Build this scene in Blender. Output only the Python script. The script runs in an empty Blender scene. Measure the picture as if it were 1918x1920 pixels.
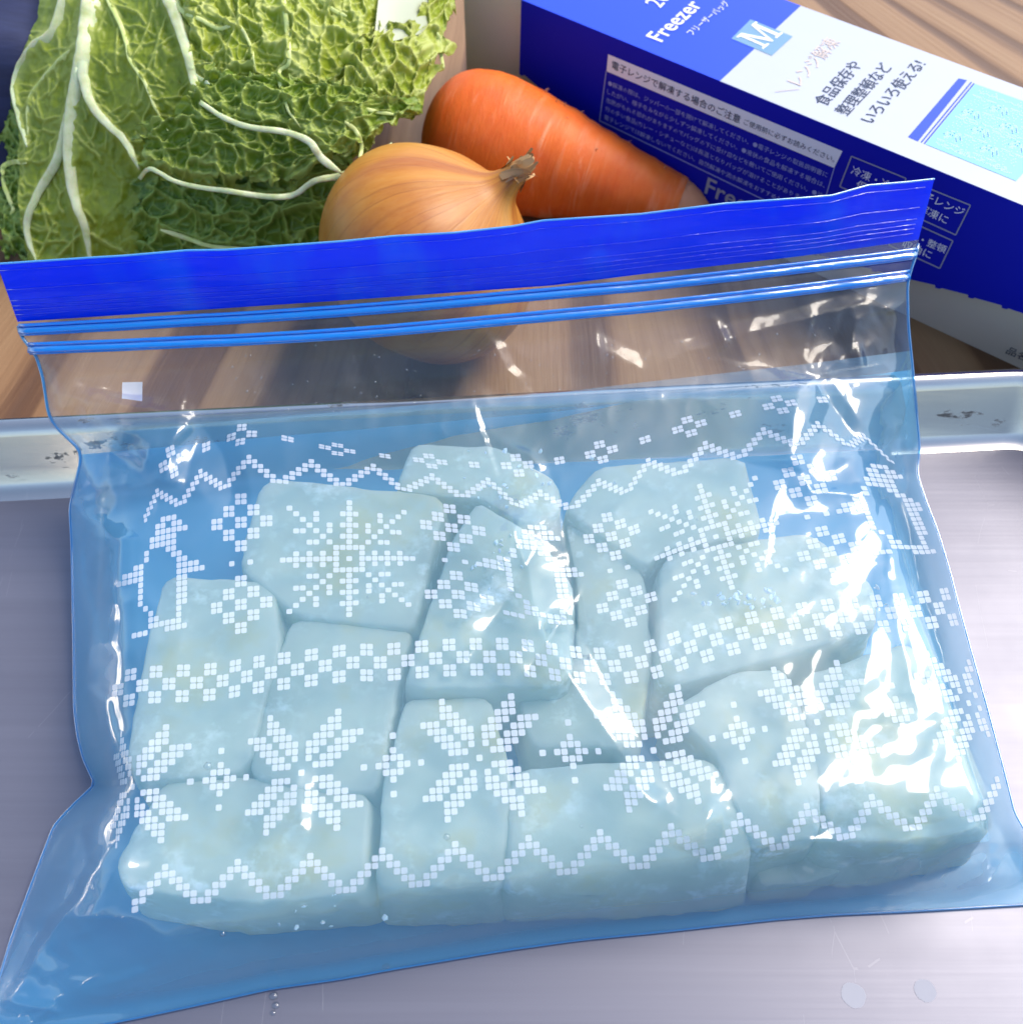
import bpy, math, random
import numpy as np
from mathutils import Vector

random.seed(7)
rng = np.random.default_rng(7)
R = math.radians
S = 0.01                                   # coordinates below are centimetres
SC = bpy.context.scene
COL = SC.collection

# ------------------------------------------------------------------ camera, sky, sun, exposure
F = 1918.0
PITCH = R(56)
CAMH = 19.07
cd = bpy.data.cameras.new('camera')
cam = bpy.data.objects.new('camera', cd)
COL.objects.link(cam)
cam.location = (0, 0, CAMH * S)
cam.rotation_euler = (R(90) - PITCH, 0, 0)
cd.sensor_fit = 'HORIZONTAL'
cd.sensor_width = 36
cd.lens = 36
cd.clip_start = 0.01
cd.clip_end = 200
cd.dof.use_dof = True
cd.dof.focus_distance = 0.188
cd.dof.aperture_fstop = 30
SC.camera = cam

SUN_EL, SUN_AZ = 53, 63                    # azimuth clockwise from +Y
w = bpy.data.worlds.new('World')
SC.world = w
w.use_nodes = True
wn = w.node_tree
bg = wn.nodes['Background']
sky = wn.nodes.new('ShaderNodeTexSky')
sky.sky_type = 'NISHITA'
sky.sun_disc = False
sky.sun_elevation = R(SUN_EL)
sky.sun_rotation = R(SUN_AZ)
sky.dust_density = 2.0
wn.links.new(sky.outputs['Color'], bg.inputs['Color'])
bg.inputs['Strength'].default_value = 0.15
sd = bpy.data.lights.new('sun', 'SUN')
sd.energy = 1.5
sd.angle = R(30)
sd.color = (1.0, 0.92, 0.80)
sun = bpy.data.objects.new('sun', sd)
COL.objects.link(sun)
sv = Vector((math.sin(R(SUN_AZ)) * math.cos(R(SUN_EL)), math.cos(R(SUN_AZ)) * math.cos(R(SUN_EL)), math.sin(R(SUN_EL))))
sun.rotation_euler = (-sv).to_track_quat('-Z', 'Y').to_euler()
sun.location = sv * 2
vs = SC.view_settings
vs.view_transform = 'Standard'
vs.look = 'None'
vs.exposure = 1.12
vs.gamma = 1
SC.render.engine = 'CYCLES'
cy = SC.cycles
cy.use_denoising = True
cy.max_bounces = 14
cy.transparent_max_bounces = 40
cy.transmission_bounces = 8
cy.glossy_bounces = 5
cy.caustics_reflective = False
cy.caustics_refractive = False
cy.sample_clamp_indirect = 6

# ------------------------------------------------------------------ geometry helpers
ct, st = math.cos(PITCH), math.sin(PITCH)
CAM = np.array([0, 0, CAMH])


def rays(px, py):
    x = (np.asarray(px, float) - 959) / F
    y = (960 - np.asarray(py, float)) / F
    return np.stack(np.broadcast_arrays(x, ct + y * st, -st + y * ct), -1)


def at(px, py, z):
    """the point of height z seen at pixel px,py of the photograph"""
    d = rays(px, py)
    t = (np.asarray(z, float) - CAMH) / d[..., 2]
    return CAM + d * t[..., None]


def on_plane(px, py, p0, n):
    d = rays(px, py)
    t = ((np.asarray(p0) - CAM) @ n) / (d @ n)
    return CAM + d * t[..., None]


def mesh_obj(name, verts, faces, mat=None, parent=None, smooth=True, mats=None, fmat=None):
    me = bpy.data.meshes.new(name)
    v = np.asarray(verts, float)
    me.from_pydata((v * S).tolist(), [], [list(map(int, f)) for f in faces])
    for m in ([mat] if mat else []) + (mats or []):
        me.materials.append(m)
    if fmat is not None:
        me.polygons.foreach_set('material_index', list(fmat))
    if smooth:
        me.polygons.foreach_set('use_smooth', [True] * len(me.polygons))
    me.update()
    o = bpy.data.objects.new(name, me)
    COL.objects.link(o)
    if parent:
        o.parent = parent
        o.matrix_parent_inverse = parent.matrix_basis.inverted()
    return o


def thing(name, label, cat, loc=(0, 0, 0), group=None):
    o = bpy.data.objects.new(name, None)
    COL.objects.link(o)
    o.location = tuple(float(a) * S for a in loc)
    o.empty_display_size = 0.01
    return tag(o, label, cat, group)


def tag(o, label, cat, group=None):
    o['label'] = label
    o['category'] = cat
    if group:
        o['group'] = group
    return o


def grid_faces(nu, nv, closed=False):
    a = np.arange(nv - 1)[:, None] * nu
    i = np.arange(nu if closed else nu - 1)[None, :]
    j = (i + 1) % nu
    return np.stack([a + i, a + j, a + nu + j, a + nu + i], -1).reshape(-1, 4)


def grid_obj(name, P, mat, parent=None, flip=False):
    nv, nu = P.shape[:2]
    f = grid_faces(nu, nv)
    if flip:
        f = f[:, ::-1]
    return mesh_obj(name, P.reshape(-1, 3), f, mat, parent)


def grid_normals(P):
    du = np.gradient(P, axis=1)
    dv = np.gradient(P, axis=0)
    n = np.cross(du, dv)
    n /= np.linalg.norm(n, axis=-1, keepdims=True) + 1e-12
    s = np.sign((n * (CAM - P)).sum(-1, keepdims=True))
    return n * s


def frame_along(pts):
    t = np.gradient(pts, axis=0)
    t /= np.linalg.norm(t, axis=1, keepdims=True) + 1e-12
    up = np.array([0, 0, 1.0])
    a = np.cross(t, up)
    a /= np.linalg.norm(a, axis=1, keepdims=True) + 1e-9
    return a, np.cross(a, t)


def tube(pts, rad, n=8, flat=1.0, updir=None):
    pts = np.asarray(pts, float)
    rad = np.broadcast_to(np.asarray(rad, float), (len(pts),))
    if updir is None:
        a, b = frame_along(pts)
    else:
        t = np.gradient(pts, axis=0)
        a = np.cross(t, updir)
        a /= np.linalg.norm(a, axis=1, keepdims=True) + 1e-9
        b = np.broadcast_to(updir, pts.shape)
    th = np.linspace(0, 2 * np.pi, n, endpoint=False)
    V = pts[:, None] + rad[:, None, None] * (np.cos(th)[None, :, None] * a[:, None] + flat * np.sin(th)[None, :, None] * b[:, None])
    f = [list(q) for q in grid_faces(n, len(pts), True)]
    f.append(list(range(n))[::-1])
    f.append([(len(pts) - 1) * n + k for k in range(n)])
    return V.reshape(-1, 3), f


def joinm(parts):
    V, Fs, k = [], [], 0
    for v, f in parts:
        V.append(np.asarray(v))
        Fs += [[int(i) + k for i in q] for q in f]
        k += len(v)
    return np.concatenate(V), Fs


def spline(pts, n):
    """Catmull-Rom through the points, n samples"""
    p = np.asarray(pts, float)
    p = np.vstack([2 * p[0] - p[1], p, 2 * p[-1] - p[-2]])
    t = np.linspace(0, len(p) - 3 - 1e-9, n)
    i = t.astype(int)
    u = (t - i)[:, None]
    a, b, c, d = p[i], p[i + 1], p[i + 2], p[i + 3]
    return 0.5 * (2 * b + (c - a) * u + (2 * a - 5 * b + 4 * c - d) * u ** 2 + (3 * b - a - 3 * c + d) * u ** 3)


def interp(x, xs, ys):
    """smooth (monotone-ish) interpolation through knots"""
    xs, ys = np.asarray(xs, float), np.asarray(ys, float)
    m = np.gradient(ys, xs)
    x = np.asarray(x, float)
    i = np.clip(np.searchsorted(xs, x) - 1, 0, len(xs) - 2)
    h = xs[i + 1] - xs[i]
    t = (x - xs[i]) / h
    tc = np.clip(t, 0, 1)
    r = ((2 * tc ** 3 - 3 * tc ** 2 + 1) * ys[i] + (tc ** 3 - 2 * tc ** 2 + tc) * h * m[i]
         + (-2 * tc ** 3 + 3 * tc ** 2) * ys[i + 1] + (tc ** 3 - tc ** 2) * h * m[i + 1])
    r = np.where(t < 0, ys[0] + (x - xs[0]) * m[0], r)
    return np.where(t > 1, ys[-1] + (x - xs[-1]) * m[-1], r)


def _h(i, j, s):
    n = (i.astype(np.int64) * 374761393 + j.astype(np.int64) * 668265263 + s * 1442695041) & 0x7fffffff
    n = ((n ^ (n >> 13)) * 1274126177) & 0x7fffffff
    return ((n ^ (n >> 16)) & 0xffff) / 65535.0


def vnoise(x, y, s=0):
    x, y = np.asarray(x, float), np.asarray(y, float)
    i, j = np.floor(x), np.floor(y)
    u, v = x - i, y - j
    u = u * u * u * (u * (u * 6 - 15) + 10)
    v = v * v * v * (v * (v * 6 - 15) + 10)
    return (_h(i, j, s) * (1 - u) * (1 - v) + _h(i + 1, j, s) * u * (1 - v) + _h(i, j + 1, s) * (1 - u) * v + _h(i + 1, j + 1, s) * u * v) * 2 - 1


def fbm(x, y, s=0, o=4):
    r, a = 0, 0.5
    for k in range(o):
        r = r + a * vnoise(x * 2 ** k, y * 2 ** k, s + k)
        a *= 0.5
    return r


def voro(x, y, s=0):
    i0, j0 = np.floor(x), np.floor(y)
    f1 = np.full(np.shape(x), 9.0)
    f2 = f1.copy()
    for di in (-1, 0, 1):
        for dj in (-1, 0, 1):
            i, j = i0 + di, j0 + dj
            d = np.hypot(i + _h(i, j, s) - x, j + _h(i, j, s + 17) - y)
            f2 = np.where(d < f1, f1, np.minimum(f2, d))
            f1 = np.minimum(f1, d)
    return f1, f2


def sstep(a, b, x):
    t = np.clip((x - a) / (b - a), 0, 1)
    return t * t * (3 - 2 * t)


def seg_dist(px, py, pl):
    """distance in pixels to a polyline, signed by side, and position along it 0..1"""
    best = np.full(np.shape(px), 1e9)
    sgn = np.ones(np.shape(px))
    pos = np.zeros(np.shape(px))
    n = len(pl) - 1
    for k in range(n):
        (x0, y0), (x1, y1) = pl[k], pl[k + 1]
        dx, dy = x1 - x0, y1 - y0
        L2 = dx * dx + dy * dy
        t = np.clip(((px - x0) * dx + (py - y0) * dy) / L2, 0, 1)
        d = np.hypot(px - x0 - t * dx, py - y0 - t * dy)
        m = d < best
        best = np.where(m, d, best)
        sgn = np.where(m, np.sign((px - x0) * dy - (py - y0) * dx), sgn)
        pos = np.where(m, (k + t) / n, pos)
    return best, sgn, pos


# ------------------------------------------------------------------ material helpers
class MT:
    def __init__(self, name):
        self.m = bpy.data.materials.new(name)
        self.m.use_nodes = True
        self.t = self.m.node_tree
        self.t.nodes.clear()
        self.out = self.n('OutputMaterial')

    def n(self, typ, **kw):
        node = self.t.nodes.new('ShaderNode' + typ)
        for k, v in kw.items():
            setattr(node, k, v)
        return node

    def l(self, a, b):
        self.t.links.new(a, b)

    def set(self, node, **kw):
        for k, v in kw.items():
            s = node.inputs[k.replace('_', ' ')]
            if hasattr(v, 'is_output'):
                self.l(v, s)
            else:
                s.default_value = v
        return node

    def coords(self, scale=(100, 100, 100), rot=(0, 0, 0)):
        c = self.n('NewGeometry')
        mp = self.n('Mapping')
        mp.inputs['Scale'].default_value = scale
        mp.inputs['Rotation'].default_value = rot
        self.l(c.outputs['Position'], mp.inputs['Vector'])
        return mp.outputs['Vector']

    def noise(self, vec, scale, detail=4, rough=0.6, dist=0.0):
        t = self.n('TexNoise')
        self.set(t, Vector=vec, Scale=scale, Detail=detail, Roughness=rough, Distortion=dist)
        return t.outputs['Fac']

    def math(self, op, a, b=0.0, clamp=False):
        t = self.n('Math', operation=op, use_clamp=clamp)
        for k, v in enumerate((a, b)):
            if hasattr(v, 'is_output'):
                self.l(v, t.inputs[k])
            else:
                t.inputs[k].default_value = v
        return t.outputs[0]

    def ramp(self, fac, stops):
        t = self.n('ValToRGB')
        e = t.color_ramp.elements
        while len(e) < len(stops):
            e.new(0.5)
        for el, (p, c) in zip(e, stops):
            el.position = p
            el.color = (*c, 1) if len(c) == 3 else c
        self.l(fac, t.inputs[0])
        return t.outputs['Color']

    def mix(self, fac, a, b, blend='MIX'):
        t = self.n('Mix', data_type='RGBA', blend_type=blend)
        for k, v in ((0, fac), (6, a), (7, b)):
            if hasattr(v, 'is_output'):
                self.l(v, t.inputs[k])
            else:
                t.inputs[k].default_value = v if k == 0 else (*v, 1)
        return t.outputs[2]

    def bump(self, h, strength=0.3, dist=0.0005):
        t = self.n('Bump')
        self.set(t, Height=h, Strength=strength, Distance=dist)
        return t.outputs['Normal']

    def pbsdf(self, color, rough=0.5, **kw):
        p = self.n('BsdfPrincipled')
        self.set(p, Roughness=rough)
        if hasattr(color, 'is_output'):
            self.l(color, p.inputs['Base Color'])
        else:
            p.inputs['Base Color'].default_value = (*color, 1)
        self.set(p, **kw)
        return p

    def done(self, sh):
        self.l(sh, self.out.inputs['Surface'])
        return self.m


def plain(name, col, rough=0.5, **kw):
    m = MT(name)
    v = m.coords()
    n = m.noise(v, 1.3, 3)
    c = m.mix(m.math('MULTIPLY', n, 0.25), col, tuple(x * 0.8 for x in col))
    p = m.pbsdf(c, rough, **kw)
    return m.done(p.outputs[0])


def wood_mat():
    m = MT('brushed_wood')
    g = m.n('NewGeometry')
    sep = m.n('SeparateXYZ')
    m.l(g.outputs['Position'], sep.inputs[0])
    pos = m.coords()
    wob = m.math('MULTIPLY', m.math('SUBTRACT', m.noise(pos, 0.09, 2), 0.5), 0.05)
    den = m.math('MAXIMUM', m.math('SUBTRACT', 0.56, sep.outputs['Y']), 0.06)
    c = m.math('ADD', m.math('DIVIDE', sep.outputs['X'], den), wob)
    cc = m.n('CombineXYZ')
    m.l(c, cc.inputs[0])
    m.l(m.math('MULTIPLY', sep.outputs['Y'], 0.09), cc.inputs[1])
    big = m.noise(cc.outputs[0], 17, 3, 0.55)
    w1 = m.math('SINE', m.math('ADD', m.math('MULTIPLY', c, 70), m.math('MULTIPLY', big, 9)))
    ring = m.math('ADD', m.math('MULTIPLY', w1, 0.5), 0.5)
    ring = m.math('POWER', ring, 2.2)
    fine = m.noise(cc.outputs[0], 130, 4, 0.7)
    fac = m.math('ADD', m.math('MULTIPLY', ring, 0.58), m.math('MULTIPLY', fine, 0.55), True)
    col = m.ramp(fac, [(0.15, (0.31, 0.18, 0.083)), (0.45, (0.23, 0.12, 0.05)), (0.72, (0.12, 0.054, 0.02)), (0.95, (0.11, 0.052, 0.022))])
    h = m.math('MULTIPLY', fac, -1.0)
    p = m.pbsdf(col, 0.5, Normal=m.bump(h, 0.9, 0.0006))
    return m.done(p.outputs[0])


def tray_mat(name, ca_, cb2_, metal, rough0):
    m = MT(name)
    v = m.coords((3, 160, 60), (0, 0, R(-4)))
    brush = m.noise(v, 1.0, 4, 0.7)
    vi = m.coords()
    blot = m.noise(vi, 0.35, 4)
    # scratches: thin bent lines at two scales
    sc = None
    for k, (scale, rot, th) in enumerate(((0.23, 0.4, 0.0012), (0.31, 1.7, 0.0015), (0.27, 2.7, 0.0012))):
        wv = m.n('TexVoronoi', feature='DISTANCE_TO_EDGE')
        vv = m.coords((100, 100 * 0.35, 100), (0, 0, rot))
        dm = m.n('TexNoise')
        m.set(dm, Vector=vv, Scale=0.8)
        m.set(wv, Vector=m.mix(0.12, vv, dm.outputs['Color']), Scale=scale)
        brk = m.math('GREATER_THAN', m.noise(vv, 1.1, 2), 0.56)
        s = m.math('MULTIPLY', m.math('LESS_THAN', wv.outputs['Distance'], th), brk)
        sc = s if sc is None else m.math('MAXIMUM', sc, s)
    speck = m.n('TexVoronoi')
    m.set(speck, Vector=vi, Scale=2.2)
    sp = m.math('LESS_THAN', speck.outputs['Distance'], m.math('MULTIPLY', m.math('SUBTRACT', m.noise(vi, 1.7, 2), 0.62), 0.4))
    col = m.mix(brush, ca_, cb2_)
    col = m.mix(m.math('MULTIPLY', blot, 0.3), col, cb2_)
    col = m.mix(m.math('MULTIPLY', sc, 0.04), col, (0.85, 0.83, 0.85))
    st_ = m.math('MULTIPLY', m.math('SUBTRACT', m.noise(m.coords((70, 200, 200), (0, 0, R(-4))), 0.8, 5, 0.75), 0.61), 30, True)
    zs_ = m.n('SeparateXYZ')
    m.l(vi, zs_.inputs[0])
    sp = m.math('MAXIMUM', sp, m.math('MULTIPLY', st_, m.math('MULTIPLY', m.math('SUBTRACT', zs_.outputs['Z'], 0.25), 3.0, True)))
    col = m.mix(m.math('MULTIPLY', sp, 0.9), col, (0.05, 0.045, 0.04))
    rough = m.math('ADD', rough0, m.math('MULTIPLY', blot, 0.16))
    hh = m.math('SUBTRACT', m.math('MULTIPLY', brush, 0.5), m.math('MULTIPLY', sc, 0.12))
    p = m.pbsdf(col, rough, Metallic=m.math('MULTIPLY', m.math('SUBTRACT', 1.0, sp), metal), Normal=m.bump(hh, 0.3, 0.0003))
    return m.done(p.outputs[0])


def film_mat(name, tint, refl=1.0, rough=0.05, haze=0.0, hazecol=(0.6, 0.8, 1), bump=0.0, lines=False, edge=0.0, hazecol2=None, soft=0.5):
    """thin plastic film: tinted see-through plus a sharp surface reflection"""
    m = MT(name)
    lw = m.n('LayerWeight')
    lw.inputs['Blend'].default_value = 0.5
    fr = m.n('Fresnel')
    fr.inputs['IOR'].default_value = 1.5
    tr = m.n('BsdfTransparent')
    # looking along the film the tint deepens
    deep = m.math('POWER', lw.outputs['Facing'], 3.0)
    tcol = m.mix(m.math('MULTIPLY', deep, edge), tint, tuple(x ** 4 for x in tint))
    body = tr
    m.l(tcol, tr.inputs['Color'])
    sh = tr.outputs[0]
    nrm = None
    if bump or lines:
        if lines:
            h = m.noise(m.coords((2.5, 420, 420), (0, 0, R(-5))), 1.0, 3, 0.7)
        else:
            h = m.noise(m.coords(), 0.9, 2, 0.5, 0.5)
        nrm = m.bump(h, bump, 0.0012)
    if haze:
        df = m.n('BsdfDiffuse')
        df.inputs['Color'].default_value = (*hazecol, 1)
        tl = m.n('BsdfTranslucent')
        tl.inputs['Color'].default_value = (*hazecol, 1)
        if hazecol2:
            hv = m.noise(m.coords((55, 100, 12), (0, 0, R(-5))), 1.0, 3, 0.55)
            hc = m.mix(m.ramp(hv, [(0.48, (0, 0, 0)), (0.72, (1, 1, 1))]), hazecol, hazecol2)
            m.l(hc, df.inputs['Color'])
            m.l(hc, tl.inputs['Color'])
        mm = m.n('MixShader')
        mm.inputs[0].default_value = 0.5
        m.l(df.outputs[0], mm.inputs[1])
        m.l(tl.outputs[0], mm.inputs[2])
        m2 = m.n('MixShader')
        m.l(m.math('ADD', haze, m.math('MULTIPLY', m.math('POWER', lw.outputs['Facing'], 2.5), edge * .55), True), m2.inputs[0])
        m.l(sh, m2.inputs[1])
        m.l(mm.outputs[0], m2.inputs[2])
        sh = m2.outputs[0]
    gl = m.n('BsdfGlossy')
    gl.inputs['Roughness'].default_value = rough
    if nrm:
        m.l(nrm, gl.inputs['Normal'])
        m.l(nrm, fr.inputs['Normal'])
    g2 = m.n('BsdfGlossy')
    g2.inputs['Roughness'].default_value = 0.28
    gm = m.n('MixShader')
    gm.inputs[0].default_value = soft
    m.l(gl.outputs[0], gm.inputs[1])
    m.l(g2.outputs[0], gm.inputs[2])
    gl = gm
    mx = m.n('MixShader')
    m.l(m.math('MINIMUM', m.math('MULTIPLY', fr.outputs[0], refl), 0.42), mx.inputs[0])
    m.l(sh, mx.inputs[1])
    m.l(gl.outputs[0], mx.inputs[2])
    return m.done(mx.outputs[0])


def ice_mat():
    m = MT('cloudy_ice')
    v = m.coords()
    n1 = m.noise(v, 0.55, 4, 0.6)
    n2 = m.noise(v, 3.0, 5, 0.65)
    col = m.ramp(n1, [(0.3, (0.62, 0.66, 0.50)), (0.52, (0.74, 0.76, 0.59)), (0.68, (0.78, 0.70, 0.36))])
    frost = m.math('MULTIPLY', m.math('MULTIPLY', m.math('SUBTRACT', n2, 0.48), 6.0, True), m.math('MULTIPLY', m.math('SUBTRACT', m.noise(v, 0.8, 3), 0.47), 4.0, True))
    col = m.mix(m.math('MULTIPLY', frost, 0.7), col, (0.85, 0.88, 0.90))
    p = m.pbsdf(col, 0.35, Subsurface_Weight=0.6, Subsurface_Scale=0.01, IOR=1.31, Normal=m.bump(n2, 0.2, 0.0005))
    p.inputs['Subsurface Radius'].default_value = (0.7, 0.9, 1.0)
    tr = m.n('BsdfTransparent')
    tr.inputs['Color'].default_value = (0.85, 0.93, 0.93, 1)
    lw = m.n('LayerWeight')
    lw.inputs['Blend'].default_value = 0.35
    mx = m.n('MixShader')
    m.l(m.math('MULTIPLY', m.math('SUBTRACT', 1.0, frost), 0.34), mx.inputs[0])
    m.l(p.outputs[0], mx.inputs[1])
    m.l(tr.outputs[0], mx.inputs[2])
    return m.done(mx.outputs[0])


def leaf_mat(name, c0, c1, veincol, spot=0.4):
    m = MT(name)
    v = m.coords()
    a = m.n('Attribute', attribute_name='vein')
    n1 = m.noise(v, 0.5, 4)
    n2 = m.noise(v, 7, 5, 0.7)
    col = m.mix(m.ramp(n1, [(0.3, (0, 0, 0)), (0.7, (1, 1, 1))]), c0, c1)
    col = m.mix(m.math('MULTIPLY', m.math('SUBTRACT', n2, 0.45), 2.5 * spot, True), col, tuple(x * 0.45 for x in c0))
    col = m.mix(a.outputs['Fac'], col, veincol)
    p = m.pbsdf(col, 0.42, Normal=m.bump(m.math('ADD', m.math('MULTIPLY', n2, 0.5), a.outputs['Fac']), 0.35, 0.0006))
    tl = m.n('BsdfTranslucent')
    m.l(m.mix(0.5, col, (0.5, 0.6, 0.05)), tl.inputs['Color'])
    mx = m.n('MixShader')
    mx.inputs[0].default_value = 0.22
    m.l(p.outputs[0], mx.inputs[1])
    m.l(tl.outputs[0], mx.inputs[2])
    return m.done(mx.outputs[0])


def rib_mat():
    m = MT('leaf_rib')
    v = m.coords()
    n = m.noise(v, 3.5, 4)
    col = m.ramp(n, [(0.3, (0.48, 0.54, 0.22)), (0.6, (0.64, 0.66, 0.40))])
    p = m.pbsdf(col, 0.38, Subsurface_Weight=0.25, Subsurface_Scale=0.004, Normal=m.bump(m.noise(v, 9, 3), 0.25, 0.0004))
    return m.done(p.outputs[0])


def vein_mat():
    m = MT('small_vein')
    n = m.noise(m.coords(), 2.5, 4)
    return m.done(m.pbsdf(m.ramp(n, [(0.3, (0.46, 0.56, 0.12)), (0.65, (0.62, 0.66, 0.28))]), 0.42).outputs[0])


def onion_mat(axis, c):
    """papery skin with meridian streaks about the given axis"""
    m = MT('onion_skin')
    tc = m.n('TexCoord')
    sep = m.n('SeparateXYZ')
    m.l(tc.outputs['Object'], sep.inputs[0])
    ang = m.math('ARCTAN2', sep.outputs['Y'], sep.outputs['X'])
    cb = m.n('CombineXYZ')
    m.l(ang, cb.inputs[0])
    m.l(m.math('MULTIPLY', sep.outputs['Z'], 9.0), cb.inputs[2])
    cb2 = m.n('CombineXYZ')
    m.l(m.math('SINE', ang), cb2.inputs[0])
    m.l(m.math('COSINE', ang), cb2.inputs[1])
    m.l(m.math('MULTIPLY', sep.outputs['Z'], 16.0), cb2.inputs[2])
    broad = m.noise(cb2.outputs[0], 1.9, 5, 0.6, 0.3)
    fine = m.noise(cb2.outputs[0], 26, 3, 0.6, 0.2)
    wv = m.n('TexVoronoi', feature='DISTANCE_TO_EDGE')
    cb3 = m.n('CombineXYZ')
    wob = m.math('MULTIPLY', m.noise(tc.outputs['Object'], 60, 3), 0.35)
    m.l(m.math('ADD', m.math('MULTIPLY', ang, 4.6), wob), cb3.inputs[0])
    m.l(m.math('MULTIPLY', sep.outputs['Z'], 6.0), cb3.inputs[1])
    m.set(wv, Vector=cb3.outputs[0], Scale=1.0)
    line = m.math('MULTIPLY', m.math('SUBTRACT', 0.05, wv.outputs['Distance']), 24, True)
    line = m.math('MULTIPLY', line, m.math('MULTIPLY', m.math('SUBTRACT', m.noise(tc.outputs['Object'], 90, 3), 0.3), 2.0, True))
    col = m.ramp(broad, [(0.36, (0.52, 0.235, 0.035)), (0.52, (0.46, 0.165, 0.011)), (0.68, (0.33, 0.08, 0.002))])
    col = m.mix(m.math('MULTIPLY', fine, 0.3), col, (0.58, 0.33, 0.11))
    col = m.mix(m.math('MULTIPLY', line, 0.6), col, (0.22, 0.065, 0.012))
    p = m.pbsdf(col, 0.4, Specular_IOR_Level=0.35, Coat_Weight=0.03, Coat_Roughness=0.25, Normal=m.bump(m.math('ADD', m.math('MULTIPLY', fine, 0.4), m.math('MULTIPLY', line, -0.4)), 0.25, 0.0004))
    return m.done(p.outputs[0])


def carrot_mat():
    m = MT('carrot_skin')
    tc = m.n('TexCoord')
    mp = m.n('Mapping')
    mp.inputs['Scale'].default_value = (380, 60, 60)
    m.l(tc.outputs['Object'], mp.inputs['Vector'])
    bands = m.noise(mp.outputs[0], 1.0, 4, 0.65, 0.6)
    v = m.coords()
    blot = m.noise(v, 0.9, 4)
    mp2 = m.n('Mapping')
    mp2.inputs['Scale'].default_value = (600, 160, 160)
    m.l(tc.outputs['Object'], mp2.inputs['Vector'])
    fib = m.noise(mp2.outputs[0], 1.0, 3)
    col = m.ramp(blot, [(0.3, (0.62, 0.082, 0.001)), (0.7, (0.74, 0.135, 0.003))])
    pale = m.math('MULTIPLY', m.math('MULTIPLY', m.math('SUBTRACT', bands, 0.53), 8, True), m.math('MULTIPLY', m.math('SUBTRACT', m.noise(v, 0.6, 2), 0.42), 4, True), True)
    col = m.mix(m.math('MULTIPLY', pale, 0.42), col, (0.82, 0.45, 0.26))
    col = m.mix(m.math('MULTIPLY', fib, 0.25), col, (0.8, 0.3, 0.1))
    h = m.math('ADD', m.math('MULTIPLY', bands, 0.8), m.math('MULTIPLY', fib, 0.5))
    h = m.math('SUBTRACT', h, m.math('MULTIPLY', m.math('LESS_THAN', m.noise(v, 4.5, 2), 0.33), 1.2))
    p = m.pbsdf(col, 0.5, Specular_IOR_Level=0.3, Subsurface_Weight=0.2, Subsurface_Scale=0.004, Normal=m.bump(h, 0.5, 0.0007))
    return m.done(p.outputs[0])


M = {}
M['wood'] = wood_mat()
M['tray'] = tray_mat('brushed_aluminium', (0.195, 0.197, 0.24), (0.118, 0.118, 0.152), 0.38, 0.3)
M['rim'] = tray_mat('polished_aluminium', (0.66, 0.63, 0.58), (0.5, 0.47, 0.43), 0.95, 0.10)
M['film'] = film_mat('printed_bag_film', (0.90, 0.965, 1.0), 2.0, 0.05, 0.21, (0.28, 0.69, 1.0), 0.12, edge=0.7, soft=0.25)  # pale blue plastic; its haze also paints in the reflected sky
M['clear_film'] = film_mat('clear_bag_film', (0.93, 0.965, 0.98), 1.2, 0.05, 0.015, (0.3, 0.6, 1.0), 0.12, edge=0.8)  # same plastic higher up, without the painted sky veil
M['film_back'] = film_mat('back_bag_film', (0.80, 0.93, 1.0), 1.6, 0.08, 0.72, (0.12, 0.58, 1.0), 0.1, edge=0.7)  # dense haze, painting a blue sky veil over the gaps
M['band'] = film_mat('blue_band_film', (0.03, 0.12, 0.90), 0.8, 0.18, 0.93, (0.0, 0.055, 1.0), 0.5, lines=True, hazecol2=(0.0, 0.17, 1.0))
M['track'] = film_mat('zip_track', (0.1, 0.5, 0.9), 1.4, 0.12, 0.85, (0.0, 0.36, 1.0), 0.3, lines=True)
M['seam'] = film_mat('side_seam', (0.25, 0.65, 0.9), 1.5, 0.15, 0.5, (0.06, 0.42, 0.85))
M['print'] = film_mat('white_ink', (0.9, 0.95, 1.0), 0.8, 0.2, 0.74, (0.86, 0.92, 1.0))
M['ice'] = ice_mat()
M['frost'] = plain('white_frost', (0.9, 0.92, 0.93), 0.6, Subsurface_Weight=0.2, Subsurface_Scale=0.002)
M['drop'] = film_mat('water', (0.93, 0.97, 1.0), 2.5, 0.02)
M['leaf'] = leaf_mat('outer_leaf', (0.15, 0.225, 0.006), (0.28, 0.34, 0.014), (0.44, 0.50, 0.10))
M['leaf_dark'] = leaf_mat('dark_leaf', (0.06, 0.145, 0.010), (0.14, 0.235, 0.015), (0.30, 0.42, 0.08))
M['leaf_light'] = leaf_mat('light_leaf', (0.22, 0.32, 0.014), (0.37, 0.43, 0.03), (0.50, 0.55, 0.14), 0.25)
M['rib'] = rib_mat()
M['vein'] = vein_mat()
M['white_rib'] = plain('white_rib', (0.40, 0.43, 0.30), 0.45)
M['carrot'] = carrot_mat()
M['carrot_tip'] = plain('carrot_root_end', (0.62, 0.25, 0.11), 0.6)
M['board'] = plain('beige_cardboard', (0.66, 0.59, 0.47), 0.75)
M['white_card'] = plain('white_printed_card', (0.47, 0.49, 0.55), 0.35, Coat_Weight=0.6, Coat_Roughness=0.12)
M['blue_card'] = plain('blue_printed_card', (0.0, 0.045, 0.75), 0.35, Coat_Weight=0.2, Coat_Roughness=0.12)
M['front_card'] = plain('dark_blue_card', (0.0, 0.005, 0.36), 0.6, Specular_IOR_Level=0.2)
M['sky_ink'] = plain('light_blue_ink', (0.20, 0.55, 0.84), 0.35, Coat_Weight=0.6, Coat_Roughness=0.12)
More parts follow.
